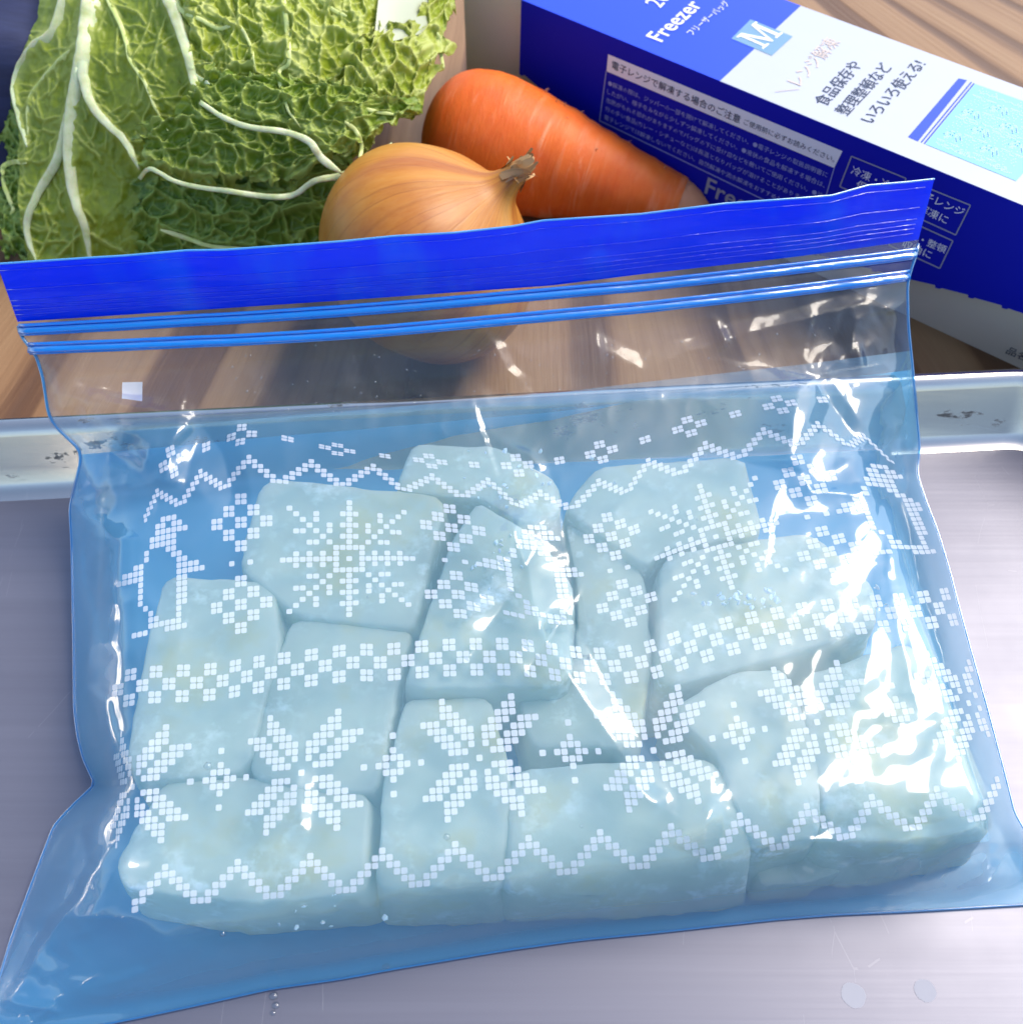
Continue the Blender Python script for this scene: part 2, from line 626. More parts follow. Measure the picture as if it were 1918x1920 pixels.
M['tile_ink'] = plain('grey_blue_ink', (0.14, 0.28, 0.40), 0.35, Coat_Weight=0.6, Coat_Roughness=0.12)
M['white_ink_card'] = plain('white_card_ink', (0.8, 0.8, 0.83), 0.4)
M['grey_ink'] = plain('grey_card_ink', (0.30, 0.31, 0.38), 0.4)
M['navy_ink'] = plain('navy_card_ink', (0.01, 0.02, 0.06), 0.4)
M['dim_ink'] = plain('pale_blue_card_ink', (0.30, 0.35, 0.62), 0.5)
M['orange_ink'] = plain('pale_orange_ink', (0.62, 0.50, 0.42), 0.4)
M['navy_cloth'] = None
M['ground'] = plain('pale_paving', (0.48, 0.43, 0.35), 0.9)
M['onion_neck'] = plain('dry_onion_neck', (0.50, 0.29, 0.11), 0.6)

# ------------------------------------------------------------------ setting: ground and table
gnd = mesh_obj('ground', [(-4000, -4000, -75), (4000, -4000, -75), (4000, 4000, -75), (-4000, 4000, -75)], [(0, 1, 2, 3)], M['ground'], smooth=False)
gnd['kind'] = 'structure'

TZ = -0.15


def slab(x0, x1, y0, y1, z0, z1):
    v = [(x, y, z) for z in (z0, z1) for x, y in ((x0, y0), (x1, y0), (x1, y1), (x0, y1))]
    return np.array(v, float), [(3, 2, 1, 0), (4, 5, 6, 7), (0, 1, 5, 4), (1, 2, 6, 5), (2, 3, 7, 6), (3, 0, 4, 7)]


table = thing('wooden_table', 'brown wooden table with bold grain running away under everything', 'table', (0, 10, TZ))
mesh_obj('tabletop', *slab(-60, 60, -45, 55, TZ - 2.4, TZ), M['wood'], table, False)
for x in (-54, 54):
    for y in (-40, 50):
        mesh_obj('leg', *slab(x - 3, x + 3, y - 3, y + 3, -75, TZ - 2.4), M['wood'], table, False)

# ------------------------------------------------------------------ baking tray
YAW = R(3.7)
cyw, syw = math.cos(YAW), math.sin(YAW)


def tl2w(P):
    P = np.asarray(P, float)
    return np.stack([P[..., 0] * cyw - P[..., 1] * syw, 14.2 + P[..., 0] * syw + P[..., 1] * cyw, P[..., 2]], -1)


def rrect(off, z, x0=-17.5, x1=13.2, y0=-23.5, y1=0.0, r=1.6, n=10):
    pts = []
    rr = r + off
    for cx, cyy, a0 in ((x1 - r, y1 - r, 0), (x0 + r, y1 - r, 90), (x0 + r, y0 + r, 180), (x1 - r, y0 + r, 270)):
        for k in range(n):
            a = R(a0 + 90 * k / (n - 1))
            pts.append((cx + rr * math.cos(a), cyy + rr * math.sin(a), z))
    return pts


prof = [(-0.30, 0.0), (-0.16, 0.03), (-0.05, 0.10), (0.03, 0.22), (0.20, 0.58), (0.36, 0.92), (0.52, 1.27), (0.57, 1.37), (0.64, 1.46), (0.75, 1.51), (0.87, 1.49), (0.94, 1.41), (0.96, 1.30), (0.93, 1.20), (0.84, 1.15), (0.73, 1.18)]
tray = thing('baking_tray', 'scratched aluminium baking tray with raised rim holding the bag of ice', 'tray', (0, 4, 0))
L = [rrect(o, z) for o, z in prof]
nl = len(L[0])
V = tl2w(np.array(L).reshape(-1, 3))
wall_f = grid_faces(nl, len(prof), True)
k = 7
mesh_obj('wall', V[:k * nl], wall_f[wall_f.max(1) < k * nl], M['rim'], tray)
rim_v = V[(k - 1) * nl:]
mesh_obj('rim', rim_v, grid_faces(nl, len(prof) - k + 1, True), M['rim'], tray)
mesh_obj('floor', V[:nl], [list(range(nl))], M['tray'], tray, False)

# ------------------------------------------------------------------ freezer bag: outline and shape
XL_Y = [(490, 0), (517, 0), (603, 33), (627, 37), (647, 53), (667, 68), (707, 80), (773, 90), (795, 100), (824, 129), (839, 148), (862, 152), (900, 143), (950, 131), (1023, 135), (1220, 139), (1330, 140), (1380, 146), (1424, 157), (1472, 180), (1501, 146), (1548, 102), (1658, 60), (1760, 22), (1833, 0), (1900, -22), (1965, -42)]
XR_Y = [(335, 1752), (411, 1730), (452, 1722), (470, 1720), (511, 1706), (533, 1701), (610, 1703), (690, 1711), (794, 1720), (840, 1724), (888, 1719), (937, 1735), (999, 1759), (1072, 1781), (1136, 1797), (1223, 1821), (1333, 1852), (1446, 1882), (1526, 1902), (1560, 1922), (1640, 1950), (1700, 1968)]
YB_X = [(-42, 1966), (240, 1913), (394, 1880), (510, 1854), (640, 1836), (735, 1818), (943, 1783), (1085, 1763), (1240, 1748), (1330, 1738), (1448, 1725), (1557, 1716), (1696, 1710), (1918, 1697), (1970, 1694)]
YBAND_X = [(33, 603), (340, 583), (640, 563), (1034, 535), (1200, 514), (1500, 480), (1722, 449)]
YT_X = [(0, 494), (180, 482), (233, 479), (350, 469), (420, 468), (640, 452), (740, 442), (850, 436), (960, 424), (1018, 413), (1200, 401), (1360, 381), (1500, 371), (1560, 366), (1627, 347), (1700, 341), (1752, 335)]


def pl(tab):
    xs = [a for a, b in tab]
    ys = [b for a, b in tab]
    return lambda x: np.interp(x, xs, ys)


_xl, _xr, yb_, yband, yt_ = (pl(t) for t in (XL_Y, XR_Y, YB_X, YBAND_X, YT_X))


def smoothed(f, w):
    return lambda x: (f(x - w) + 2 * f(x) + f(x + w)) / 4


xl_, xr_ = smoothed(_xl, 9), smoothed(_xr, 12)
yb_ = smoothed(yb_, 25)
XIN = pl([(600, 60), (760, 140), (860, 330), (960, 260), (1010, 228), (1250, 222), (1450, 236), (1540, 225), (1640, 205), (1720, 230), (1830, 420), (1900, 500)])
XRIN = pl([(500, 1690), (700, 1640), (820, 1600), (900, 1650), (1000, 1690), (1130, 1740), (1250, 1790), (1400, 1832), (1500, 1870), (1580, 1840), (1650, 1650), (1720, 1460)])
ZC = ([0, .02, .045, .08, .13, .315, .476, .637, .734, .80, .85, .90, .96, 1.0], [.06, .35, 1.05, 1.75, 2.3, 2.52, 2.66, 2.72, 2.76, 2.92, 3.15, 3.5, 4.0, 4.3])
ZS = ([0, .15, .3, .45, .6, .68, .74, .78, .83, .88, .96, 1.0], [.05, .12, .25, .45, .65, .9, 1.4, 2.05, 2.55, 3.1, 3.98, 4.3])
CREASES = [  # polyline in the photograph's pixels, half-width, height cm, tapered glare ridge?
    ([(945, 930), (985, 1060), (1010, 1180), (1100, 1320), (1240, 1512)], 84, 0.50, 1),  # central fold, its slope and taper shaped to throw a glare streak
    ([(115, 735), (240, 765), (365, 782)], 26, 0.16, 0),
    ([(365, 782), (420, 850), (438, 930), (415, 975)], 34, -0.13, 0),
    ([(365, 782), (330, 820), (268, 860)], 20, 0.10, 0),
    ([(145, 800), (200, 840), (265, 895)], 22, -0.14, 0),
    ([(140, 950), (190, 925), (262, 893)], 22, 0.12, 0),
    ([(148, 965), (230, 1010), (225, 1100)], 24, 0.10, 0),
    ([(1530, 712), (1590, 655), (1605, 600), (1640, 585)], 30, 0.14, 0),
    ([(1530, 712), (1560, 760), (1610, 830)], 26, -0.14, 0),
    ([(1530, 712), (1500, 820), (1480, 880)], 36, 0.13, 0),
    ([(1485, 850), (1520, 920), (1600, 925), (1670, 905)], 18, 0.08, 0),
    ([(1605, 640), (1615, 690)], 12, 0.10, 0),
    ([(1690, 800), (1700, 860), (1650, 950), (1660, 1050)], 26, -0.12, 0),
    ([(1670, 1090), (1690, 1200), (1720, 1330)], 20, 0.07, 0),
    ([(1340, 600), (1360, 640), (1345, 655)], 12, 0.09, 0),
    ([(1100, 640), (1200, 690), (1345, 640), (1600, 575), (1690, 540)], 26, 0.10, 0),
    ([(1120, 610), (1125, 690)], 16, 0.06, 0),
    ([(925, 640), (945, 690), (975, 715)], 20, 0.12, 0),
    ([(660, 655), (690, 720)], 24, -0.06, 0),
    ([(930, 825), (990, 850), (1020, 880)], 14, 0.06, 0),
    ([(735, 1270), (900, 1275), (1000, 1290)], 40, -0.06, 0),
    ([(320, 1555), (430, 1600), (560, 1540), (560, 1440)], 22, 0.07, 0),
    ([(1270, 1555), (1330, 1540), (1345, 1505)], 22, 0.12, 0),
    ([(1400, 1590), (1520, 1575), (1700, 1575), (1890, 1545)], 26, 0.14, 0),
    ([(1575, 1600), (1660, 1690)], 30, -0.08, 0),
    ([(1575, 1600), (1560, 1700)], 26, 0.06, 0),
    ([(20, 1880), (110, 1740), (200, 1600)], 20, 0.22, 0),
    ([(40, 1700), (85, 1560), (110, 1500)], 24, -0.12, 0),
    ([(20, 1880), (90, 1890), (60, 1915)], 14, 0.12, 0),
    ([(180, 1472), (205, 1380), (160, 1290), (175, 1180)], 22, 0.16, 0),
    ([(160, 1290), (200, 1320), (215, 1400)], 14, 0.10, 0),
    ([(180, 1472), (150, 1560), (170, 1640)], 26, -0.12, 0),
    ([(200, 1210), (160, 1060), (150, 980)], 20, -0.12, 0),
    ([(1790, 1080), (1800, 1200), (1850, 1380), (1880, 1500)], 16, 0.10, 0),
    ([(1735, 940), (1700, 900), (1690, 840)], 18, 0.14, 0),
    ([(1880, 1540), (1840, 1640), (1760, 1690)], 30, 0.10, 0),
    ([(1750, 1580), (1700, 1640), (1720, 1700)], 26, -0.08, 0),
    ([(1505, 700), (1470, 880)], 90, 0.34, 0),  # short ridges along here added facing the sun, to glint
    ([(1330, 1490), (1318, 1600)], 34, 0.16, 0),
    ([(1530, 1540), (1500, 1640)], 36, 0.14, 0),
    ([(1715, 1530), (1690, 1630)], 34, 0.14, 0),
    ([(1860, 1480), (1855, 1600)], 30, 0.14, 0),
    ([(335, 790), (300, 905)], 44, 0.22, 0),
    ([(225, 770), (215, 840)], 30, 0.14, 0),
    ([(250, 1590), (120, 1800)], 40, 0.20, 0),
    ([(560, 1430), (540, 1560)], 40, 0.10, 0),
    ([(1640, 1180), (1610, 1330)], 40, 0.10, 0),
    ([(905, 1195), (960, 1110), (1010, 1010)], 44, -0.26, 0),  # facets added to catch a glint mid-film
    ([(985, 1260), (1035, 1190), (1060, 1150)], 30, -0.2, 0),
    ([(1150, 1420), (1215, 1500), (1240, 1512)], 30, 0.14, 0),
    ([(1430, 1600), (1540, 1560), (1590, 1500)], 30, -0.16, 0),
    ([(130, 1860), (260, 1830), (262, 1905)], 20, 0.06, 0),
]


def film_sr(px, py):
    s = (px - xl_(py)) / (xr_(py) - xl_(py))
    r = (yb_(px) - py) / (yb_(px) - yband(px))
    return s, r


def film_z(px, py, back=False):
    s, r = film_sr(px, py)
    rc = np.clip(r, 0, 1)
    dl = px - xl_(py)
    dr = xr_(py) - px
    gl = np.clip(dl / np.maximum(XIN(py) + 35 - xl_(py), 30), 0, 1)
    gr = np.clip(dr / np.maximum(xr_(py) - XRIN(py) + 45, 30), 0, 1)
    g = np.sin(gl * np.pi / 2) ** 0.8 * np.sin(gr * np.pi / 2) ** 0.8
    zc = interp(rc, *ZC)
    zs = interp(rc, *ZS)
    edge = np.minimum(1, np.minimum(dl, dr) / 30)
    botk = np.clip(r / 0.05, 0, 1)
    topk = 1 - sstep(0.9, 1.0, r)
    if back:
        zbk = np.interp(rc, [0, .70, .75, .79, .83, .88, .92, .96, 1.0], [.03, .03, .12, .9, 1.9, 2.62, 3.1, 3.85, 4.25])
        e = np.clip(np.minimum(dl, dr) / 55, 0, 1) ** 0.7
        return zs + (zbk - zs) * e + 0.02 * fbm(px / 90, py / 90, 91, 3) * e * botk
    z = zs + (zc - zs) * g
    warp = 14 * fbm(px / 70, py / 70, 5, 3)
    for line, wd, h, _ in CREASES:
        d, sg, t = seg_dist(px + warp * 0.5, py + warp * 0.5, line)
        fall = np.sin(np.pi * np.clip(t * 0.96 + 0.02, 0, 1)) ** 0.5
        if _:
            fall = (1 - t) ** .7 * np.clip(.25 + t * 6, 0, 1)
            wd = wd * (1.15 - .75 * t)
        prf = np.where(sg > 0, np.maximum(0, 1 - d / wd), np.maximum(0, 1 - d / (wd * 2.4)) ** 1.6)
        z = z + 0.9 * h * prf * fall * np.clip(edge * 1.2, 0, 1) * np.clip(botk + .3, 0, 1) * topk
    # general slackness: folded sheets are creased, not wavy
    side = 1 - np.clip(np.minimum(dl, dr) / 330, 0, 1)
    up = sstep(0.72, 0.82, r) * topk
    low = 1 - sstep(0.06, 0.2, r)
    am = 0.030 + np.where(dl < dr, 0.20, 0.11) * side ** 1.5 + 0.05 * up + 0.05 * low
    rid = 0.5 - np.abs(fbm(px / 150 + 0.002 * py, py / 120, 21, 3)) * 1.6
    rid2 = 0.4 - np.abs(fbm(px / 62, py / 78, 31, 2)) * 1.4
    z = z + am * (rid * 0.65 + rid2 * 0.35 * (np.where(dl < dr, 1., .45) * side + 0.4 * up + 0.15)) * edge * botk * topk
    return z


def film_pt(px, py, back=False):
    return at(px, py, np.maximum(film_z(px, py, back), 0.03))


def film_grid(nu, nv, s0=0., s1=1., r0=0., r1=1.):
    s = np.linspace(s0, s1, nu)[None, :] * np.ones((nv, 1))
    r = np.linspace(r0, r1, nv)[:, None] * np.ones((1, nu))
    px = 960 + 0 * s
    py = 1200 + 0 * s
    for _ in range(60):
        py = yb_(px) + (yband(px) - yb_(px)) * r
        px = xl_(py) + s * (xr_(py) - xl_(py))
    return px, py


bag = thing('freezer_bag', 'clear blue zip freezer bag printed with white snowflakes, lying on the tray full of ice', 'freezer bag', (0, 6, 0.05))
gx, gy = film_grid(400, 330)
GP = film_pt(gx, gy)
RS = int(330 * .835)
grid_obj('front_film', GP[:RS + 1], M['film'], bag)
grid_obj('clear_film', GP[RS:], M['clear_film'], bag)
bx, by = film_grid(120, 110)
BP = film_pt(bx, by, True)
RB = int(110 * .80)
grid_obj('back_film', BP[:RB + 1], M['film_back'], bag)
grid_obj('clear_back_film', BP[RB:], M['clear_film'], bag)
# welded side seams and bottom edge
for nm, c in (('side_seam', 0), ('side_seam', -1)):
    e = GP[::3, c]
    mesh_obj(nm, *tube(e, 0.035, 6), M['seam'], bag)
mesh_obj('bottom_seam', *tube(GP[0, ::4], 0.022, 6), M['seam'], bag)

# blue band above the zip: front and back sheet meeting at a wavy top edge
nb, nbu = 26, 240
u = np.linspace(0, 1, nbu)


def band_grid(back):
    t = np.linspace(0, 1, nb)[:, None] * np.ones((1, nbu))
    x0 = np.interp(u, [0, 1], [33, 1722])[None, :]
    x1 = np.interp(u, [0, 1], [-6, 1752])[None, :]
    px = x0 + (x1 - x0) * t
    py = yband(x0) + (yt_(x1) - yband(x0)) * t
    z = 4.3 + 1.25 * t
    z = z + 0.05 * fbm(px / 160, t * 2, 41, 3) * np.sin(np.pi * t) + 0.05 * t * fbm(px / 120, 0 * t, 47, 2)
    if back:
        z = z - 0.16 * np.sin(np.pi * np.clip(t * 1.0, 0, 1)) - 0.03
    return at(px, py, z), px, py


BF, bpx, bpy_ = band_grid(False)
grid_obj('blue_band', BF, M['band'], bag)
BB, _, _ = band_grid(True)
grid_obj('back_blue_band', BB, M['band'], bag)
for t_ in (.12, .2, .27, .36, .55, .88):
    k_ = t_ * (nb - 1)
    i_ = int(k_)
    ln_ = BF[i_] * (1 - k_ + i_) + BF[i_ + 1] * (k_ - i_)
    mesh_obj('band_ridge', *tube(ln_[::3] + np.array([0, -.008, .008]), 0.011, 5), M['band'], bag)
clear_lip = at(bpx[-1], bpy_[-1], 4.3 + 1.25 + 0.05 * fbm(bpx[-1] / 120, 0 * bpx[-1], 47, 2))
mesh_obj('top_edge', *tube(clear_lip, 0.022, 5), M['film_back'], bag)
for tab in ([(37, 620), (340, 603), (640, 584), (940, 559), (1240, 532), (1500, 503), (1716, 476)], [(55, 655), (340, 643), (640, 627), (940, 601), (1240, 573), (1500, 544), (1703, 517)]):
    q = spline(tab, 120)
    q[:, 1] += 1.0 * fbm(q[:, 0] / 150, 0 * q[:, 0], 3)
    P0 = film_pt(q[:, 0], q[:, 1])
    toc = CAM - P0
    toc /= np.linalg.norm(toc, axis=1, keepdims=True)
    P0 = P0 + toc * 0.05
    parts = [tube(P0, 0.10, 8, 0.6)]
    q2 = P0 + np.array([0, -0.02, -0.02]) * 1
    parts.append(tube(P0 + np.array([0, 0.05, 0.09]), 0.035, 6))
    parts.append(tube(P0 + np.array([0, -0.05, -0.07]) + toc * 0.03, 0.03, 6))
    tr = mesh_obj('zip_track', *joinm(parts), M['track'], bag)

# ------------------------------------------------------------------ the white print
SNOW = [(0, 0)]
for a in range(-2, 3):
    for b in range(-2, 3):
        if max(abs(a), abs(b)) == 2:
            SNOW.append((a, b))
for sx, sy, sw in ((1, 1, 0), (-1, 1, 0), (1, -1, 0), (-1, -1, 0)):
    for k in range(3, 10):
        SNOW.append((k * sx, k * sy))
    for a, b in ((3, 5), (3, 6), (5, 7), (5, 8), (5, 3), (6, 3), (7, 5), (8, 5)):
        SNOW.append((a * sx, b * sy))
for s in (1, -1):
    for k in range(3, 11):
        SNOW += [(0, s * k), (s * k, 0)]
    for k in (4, 6, 8):
        SNOW += [(1, s * k), (-1, s * k), (s * k, 1), (s * k, -1)]
SNOW = list(dict.fromkeys(SNOW))


def blocks(cs):
    return [(cx + a, cy_ + b) for cx, cy_ in cs for a in (-.5, .5) for b in (-.5, .5)]


DIAMOND = blocks([(0, 0), (2, 2), (-2, 2), (2, -2), (-2, -2), (4, 0), (-4, 0), (0, 4), (0, -4)])
CROSS = blocks([(0, 2), (0, -2), (2, 0), (-2, 0)])
SMALL = [(1, 0), (-1, 0), (0, 1), (0, -1), (1, 1), (1, -1), (-1, 1), (-1, -1), (2, 0), (-2, 0), (0, 2), (0, -2), (4, 0), (-4, 0), (0, 4), (0, -4)]
PET = [(1, (2, 3, 4)), (2, (1, 3, 4, 5)), (3, (1, 2, 4, 5, 6)), (4, (1, 2, 3, 5, 6, 7)), (5, (2, 3, 4, 6, 7, 8)), (6, (3, 4, 5)), (7, (4, 5)), (8, (5,))]
FLOWER = [(0, 0)] + [(sx * c, sy * r) for r, cs in PET for c in cs for sx in (1, -1) for sy in (1, -1)]
ANIMAL_ROWS = [(-3, -2, -1), (-4, -3, -1, 0), (-4, -3, -2, -1, 0, 1), (-5, -4, -3, -2, -1), (-5, -4, -3, -2, -1), (-6, -2, -1), (-6, -1, 0), (-8, -7, 0, 1), (-10, -9, -8, -7, 0, 1, 2, 3), (-11, -10, -9, -8, -7, 0, 1, 2, 3, 4), (-7, 0, 1), (-7, 0, 1), (-7, 0, 1), (-7, 0, 1), (-6, 0, 1), (-5, 0), (-5, -4, 0), (-5, -4, -3, -2, -1, 0), (-8, -7, -6, -2, -1, 0, 1)]
ANIMAL = [(c, 10 - (i + 1)) for i, cs in enumerate(ANIMAL_ROWS) for c in cs]
ZIG = [(0, 0), (0, -1)] + [(s * k, -k - d) for k in range(1, 5) for s in (1, -1) for d in (0, 1)] + [(5, -5)]
CHECK = blocks([(0, 0), (2, 2), (2, -2)])


class Strip:
    """maps the printed grid (cell column, cell row) of one pattern row to the film"""
    def __init__(self, anchors):
        a = np.array(anchors, float)
        self.k = a[:, 0]
        self.a = a

    def px(self, x, y):
        x, y = np.asarray(x, float), np.asarray(y, float)
        c = [interp(x, self.k, self.a[:, j]) for j in (1, 2)]
        u_ = [np.interp(x, self.k, self.a[:, j]) for j in (3, 4)]
        return c[0] + u_[0] * y, c[1] + u_[1] * y


st_cross = Strip([(-39, 275, 895, -1.8, -9), (-33, 323, 866, -1.8, -10), (-24, 395, 835, 0, -9), (-17.3, 452, 815, .7, -6.7), (-1.8, 633, 843, 0, -3.8), (13.7, 807, 865, -1.5, -4.7), (29.2, 970, 873, -1.5, -7.3), (44.7, 1127, 848, -1.6, -7), (60.2, 1292, 800, -2, -6.2), (75.7, 1462, 759, -3, -5.6), (87, 1575, 752, -3, -6), (94, 1640, 775, -3, -6)])
st_zig = Strip([(-41, 262, 940, -1, -8), (-36, 295, 920, -1, -8), (-26, 376, 884, -1, -9), (-16, 467, 857, 0, -9), (-6, 584, 865, 0, -8.6), (4, 700, 873, 0, -7.2), (14, 810, 891, -.5, -7), (24, 915, 899, -1, -7), (34, 1012.6, 921.6, -1, -7), (44, 1122, 901, -1, -7.5), (54, 1215, 863, -1.2, -7.8), (64, 1322, 831, -1.5, -8.3), (74, 1431, 805, -2, -7.5), (84, 1532, 793, -2.4, -7), (94, 1618, 815, -3, -6.5), (100, 1665, 840, -3, -6)])
st_mid = Strip([(-39, 214, 1098, .3, -11.5), (-27, 336, 1072, .1, -11.5), (-16.5, 452, 1056, 0, -11), (0, 655, 1048, .04, -10.5), (16.5, 853, 1052, -.9, -8.9), (31, 1044, 1079, -1.5, -9.9), (41.5, 1160, 1068, -2, -8.9), (58, 1342, 1007, -3, -9.5), (74.5, 1531, 967, -3.3, -9.6), (82, 1622, 953, -3.6, -9.2), (89, 1704, 956, -3.8, -8.8), (94, 1752, 952, -4, -8.5)])
CK = [(-9, 222, 1294), (-8, 267, 1286), (-7, 317, 1283), (-6, 369, 1281), (-5, 418, 1277), (-4, 463, 1269), (-3, 508, 1262), (-2, 558, 1256), (-1, 610, 1249), (0, 662, 1243), (1, 713, 1243), (2, 765, 1239), (3, 817, 1235), (4, 868, 1232.6), (5, 918, 1232), (6, 968, 1232.6), (7, 1015, 1238), (8, 1060, 1245), (9, 1106, 1249.5), (10, 1152, 1249.5), (11, 1203, 1242), (12, 1247, 1230), (13, 1294.6, 1213.6), (14, 1343, 1199.6), (15, 1392, 1188), (16, 1440, 1178.6), (17, 1488, 1170), (18, 1535, 1162), (19, 1582, 1157), (20, 1628, 1153), (21, 1671.4, 1150), (22, 1716, 1146.5), (23, 1760.5, 1141), (24, 1795, 1136)]
st_check = Strip([(4 * a, b, c, np.interp(a, [-9, 0, 5, 9, 12, 24], [.8, 0, -.5, -2, -3.4, -3.7]), -12) for a, b, c in CK])
st_flower = Strip([(-40, 209, 1486, .6, -13), (-31, 250, 1476, .6, -13.2), (-18.5, 413, 1462, .6, -13.3), (-6, 565, 1450, .4, -13.5), (6.5, 737.5, 1435, -.2, -13.7), (19, 899, 1422, -1, -13.8), (31.5, 1071.6, 1409.6, -1.6, -13.6), (44, 1225, 1408, -2.2, -13.4), (56.5, 1386, 1375, -2.7, -13.2), (69, 1531.6, 1355, -3, -13.2), (81.5, 1685.5, 1336.6, -3.4, -12.6), (94, 1815, 1319, -4, -12.2), (99, 1855, 1312, -4, -12)])
st_zig2 = Strip([(-33, 200, 1650, .3, -13.5), (-25, 310, 1627, .3, -13.5), (-15, 446, 1617, .3, -13.5), (-5, 582, 1606, .2, -13.5), (5, 717, 1595.6, 0, -13.5), (15, 853.5, 1583.6, -.4, -13.5), (25, 991, 1572, -.8, -13.5), (35, 1125, 1561, -1.2, -13.5), (45, 1258, 1550, -1.6, -13.5), (55, 1386.6, 1530, -2, -13.4), (65, 1512, 1512, -2.4, -13.2), (75, 1634, 1495, -2.7, -13), (85, 1756, 1480, -3, -12.8), (95, 1868, 1462, -3, -12.6), (98, 1893, 1458, -3, -12.6)])


def film_lift(px, py, lift):
    P = film_pt(px, py)
    e = 1.5
    n = np.cross(film_pt(px + e, py) - film_pt(px - e, py), film_pt(px, py - e) - film_pt(px, py + e))
    n /= np.linalg.norm(n, axis=-1, keepdims=True)
    n *= np.sign((n * (CAM - P)).sum(-1, keepdims=True))
    return P + n * lift


def print_motif(name, strip, cells, x0, y0, parent=bag):
    H = 0.44
    q = 0.30
    oc = [(-H, -q), (-q, -H), (q, -H), (H, -q), (H, q), (q, H), (-q, H), (-H, q)]
    X, Y = [], []
    for cx, cyy in cells:
        for a, b in oc:
            X.append(x0 + cx + a)
            Y.append(y0 + cyy + b)
    px, py = strip.px(X, Y)
    px, py = px.reshape(-1, 8), py.reshape(-1, 8)
    s, r = film_sr(px, py)
    ok = ((s > 0.004) & (s < 0.996)).all(1)
    px, py = px[ok], py[ok]
    if not len(px):
        return
    P = film_lift(px.ravel(), py.ravel(), 0.012)
    f = np.arange(len(P)).reshape(-1, 8)
    return mesh_obj(name, P, f, M['print'], parent, False)


for x in (0, 58):
    print_motif('snowflake_print', st_mid, SNOW, x, 0)
for x in (-16.5, 16.5, 41.5, 74.5):
    for y in (6.9, -7.1):
        print_motif('diamond_print', st_mid, DIAMOND, x, y)
    print_motif('dot_print', st_mid, [(-1.5, 0), (1.5, 0)], x, 0)
for x in (-27, 31, 89):
    print_motif('animal_print', st_mid, ANIMAL, x, 0)
for x in (-33, -17.3, -1.8, 13.7, 29.2, 44.7, 60.2, 75.7):
    print_motif('cross_print', st_cross, CROSS, x, 0)
for x in (-25, -9.5, 6, 21.4, 37, 52.5, 68, 83.5):
    print_motif('dot_print', st_cross, blocks([(0, 0)]), x, 0)
for k in range(-4, 10):
    print_motif('zigzag_print', st_zig, ZIG, 4 + 10 * k, 0)
for k in range(-9, 24):
    print_motif('checker_print', st_check, CHECK, 4 * k, 0)
for x in (-31, -6, 19, 44, 69, 94):
    print_motif('flower_print', st_flower, FLOWER, x, 0)
for x in (-18.5, 6.5, 31.5, 56.5, 81.5):
    print_motif('small_diamond_print', st_flower, SMALL, x, 0)
for k in range(-3, 10):
    print_motif('zigzag_print', st_zig2, ZIG, 5 + 10 * k, 0)
mk = np.array([(230, 717), (268, 716), (267, 753), (228, 748)], float)
mu = np.linspace(0, 1, 6)
MX = ((mk[0][None, None] * (1 - mu)[None, :, None] + mk[1][None, None] * mu[None, :, None]) * (1 - mu)[:, None, None]
      + (mk[3][None, None] * (1 - mu)[None, :, None] + mk[2][None, None] * mu[None, :, None]) * mu[:, None, None])
grid_obj('square_mark', film_lift(MX[..., 0], MX[..., 1], 0.015), M['print'], bag)

# water drops on the film
dp = []
ico = [(0, 0, 1)] + [(math.cos(a) * .89, math.sin(a) * .89, .45) for a in np.arange(5) * 2 * math.pi / 5] + [(math.cos(a), math.sin(a), 0) for a in np.arange(5) * 2 * math.pi / 5 + .3]
icf = [(0, 1 + k, 1 + (k + 1) % 5) for k in range(5)] + [(1 + k, 6 + k, 1 + (k + 1) % 5) for k in range(5)] + [(6 + k, 6 + (k + 1) % 5, 1 + (k + 1) % 5) for k in range(5)]
ico = np.array(ico)
nd = 240
dx = rng.uniform(420, 1560, nd)
dy = 640 + rng.random(nd) ** 1.0 * 150 - (dx - 640) * 0.04
m2 = rng.random(nd) < 0.45
dy = np.where(m2, 815 + rng.normal(0, 16, nd) - 25 * ((dx - 900) / 600) ** 2, dy)
dx = np.where(m2, rng.uniform(620, 1260, nd), dx)
dr_ = np.where(m2, rng.uniform(.008, .016, nd), rng.uniform(.01, .034, nd))
extra = [(390, 1437, .075), (418, 1752, .05), (838, 1570, .06), (690, 1120, .03), (1307, 975, .03), (1240, 1440, .04), (640, 1545, .03), (1850, 1300, .03), (1390, 1000, .03), (1090, 1550, .03)]
for x, y, r_ in list(zip(dx, dy, dr_)) + extra:
    P0 = film_lift(np.array([x]), np.array([y]), 0.0)[0]
    nrm = film_lift(np.array([x]), np.array([y]), 1.0)[0] - P0
    a = np.cross(nrm, (0, 1, 0.3))
    a /= np.linalg.norm(a)
    b = np.cross(nrm, a)
    dp.append((P0 + r_ * (ico[:, :1] * a + ico[:, 1:2] * b + 0.8 * ico[:, 2:] * nrm), icf))
dro = mesh_obj('water_drops', *joinm(dp), M['drop'], bag)
dro['kind'] = 'stuff'

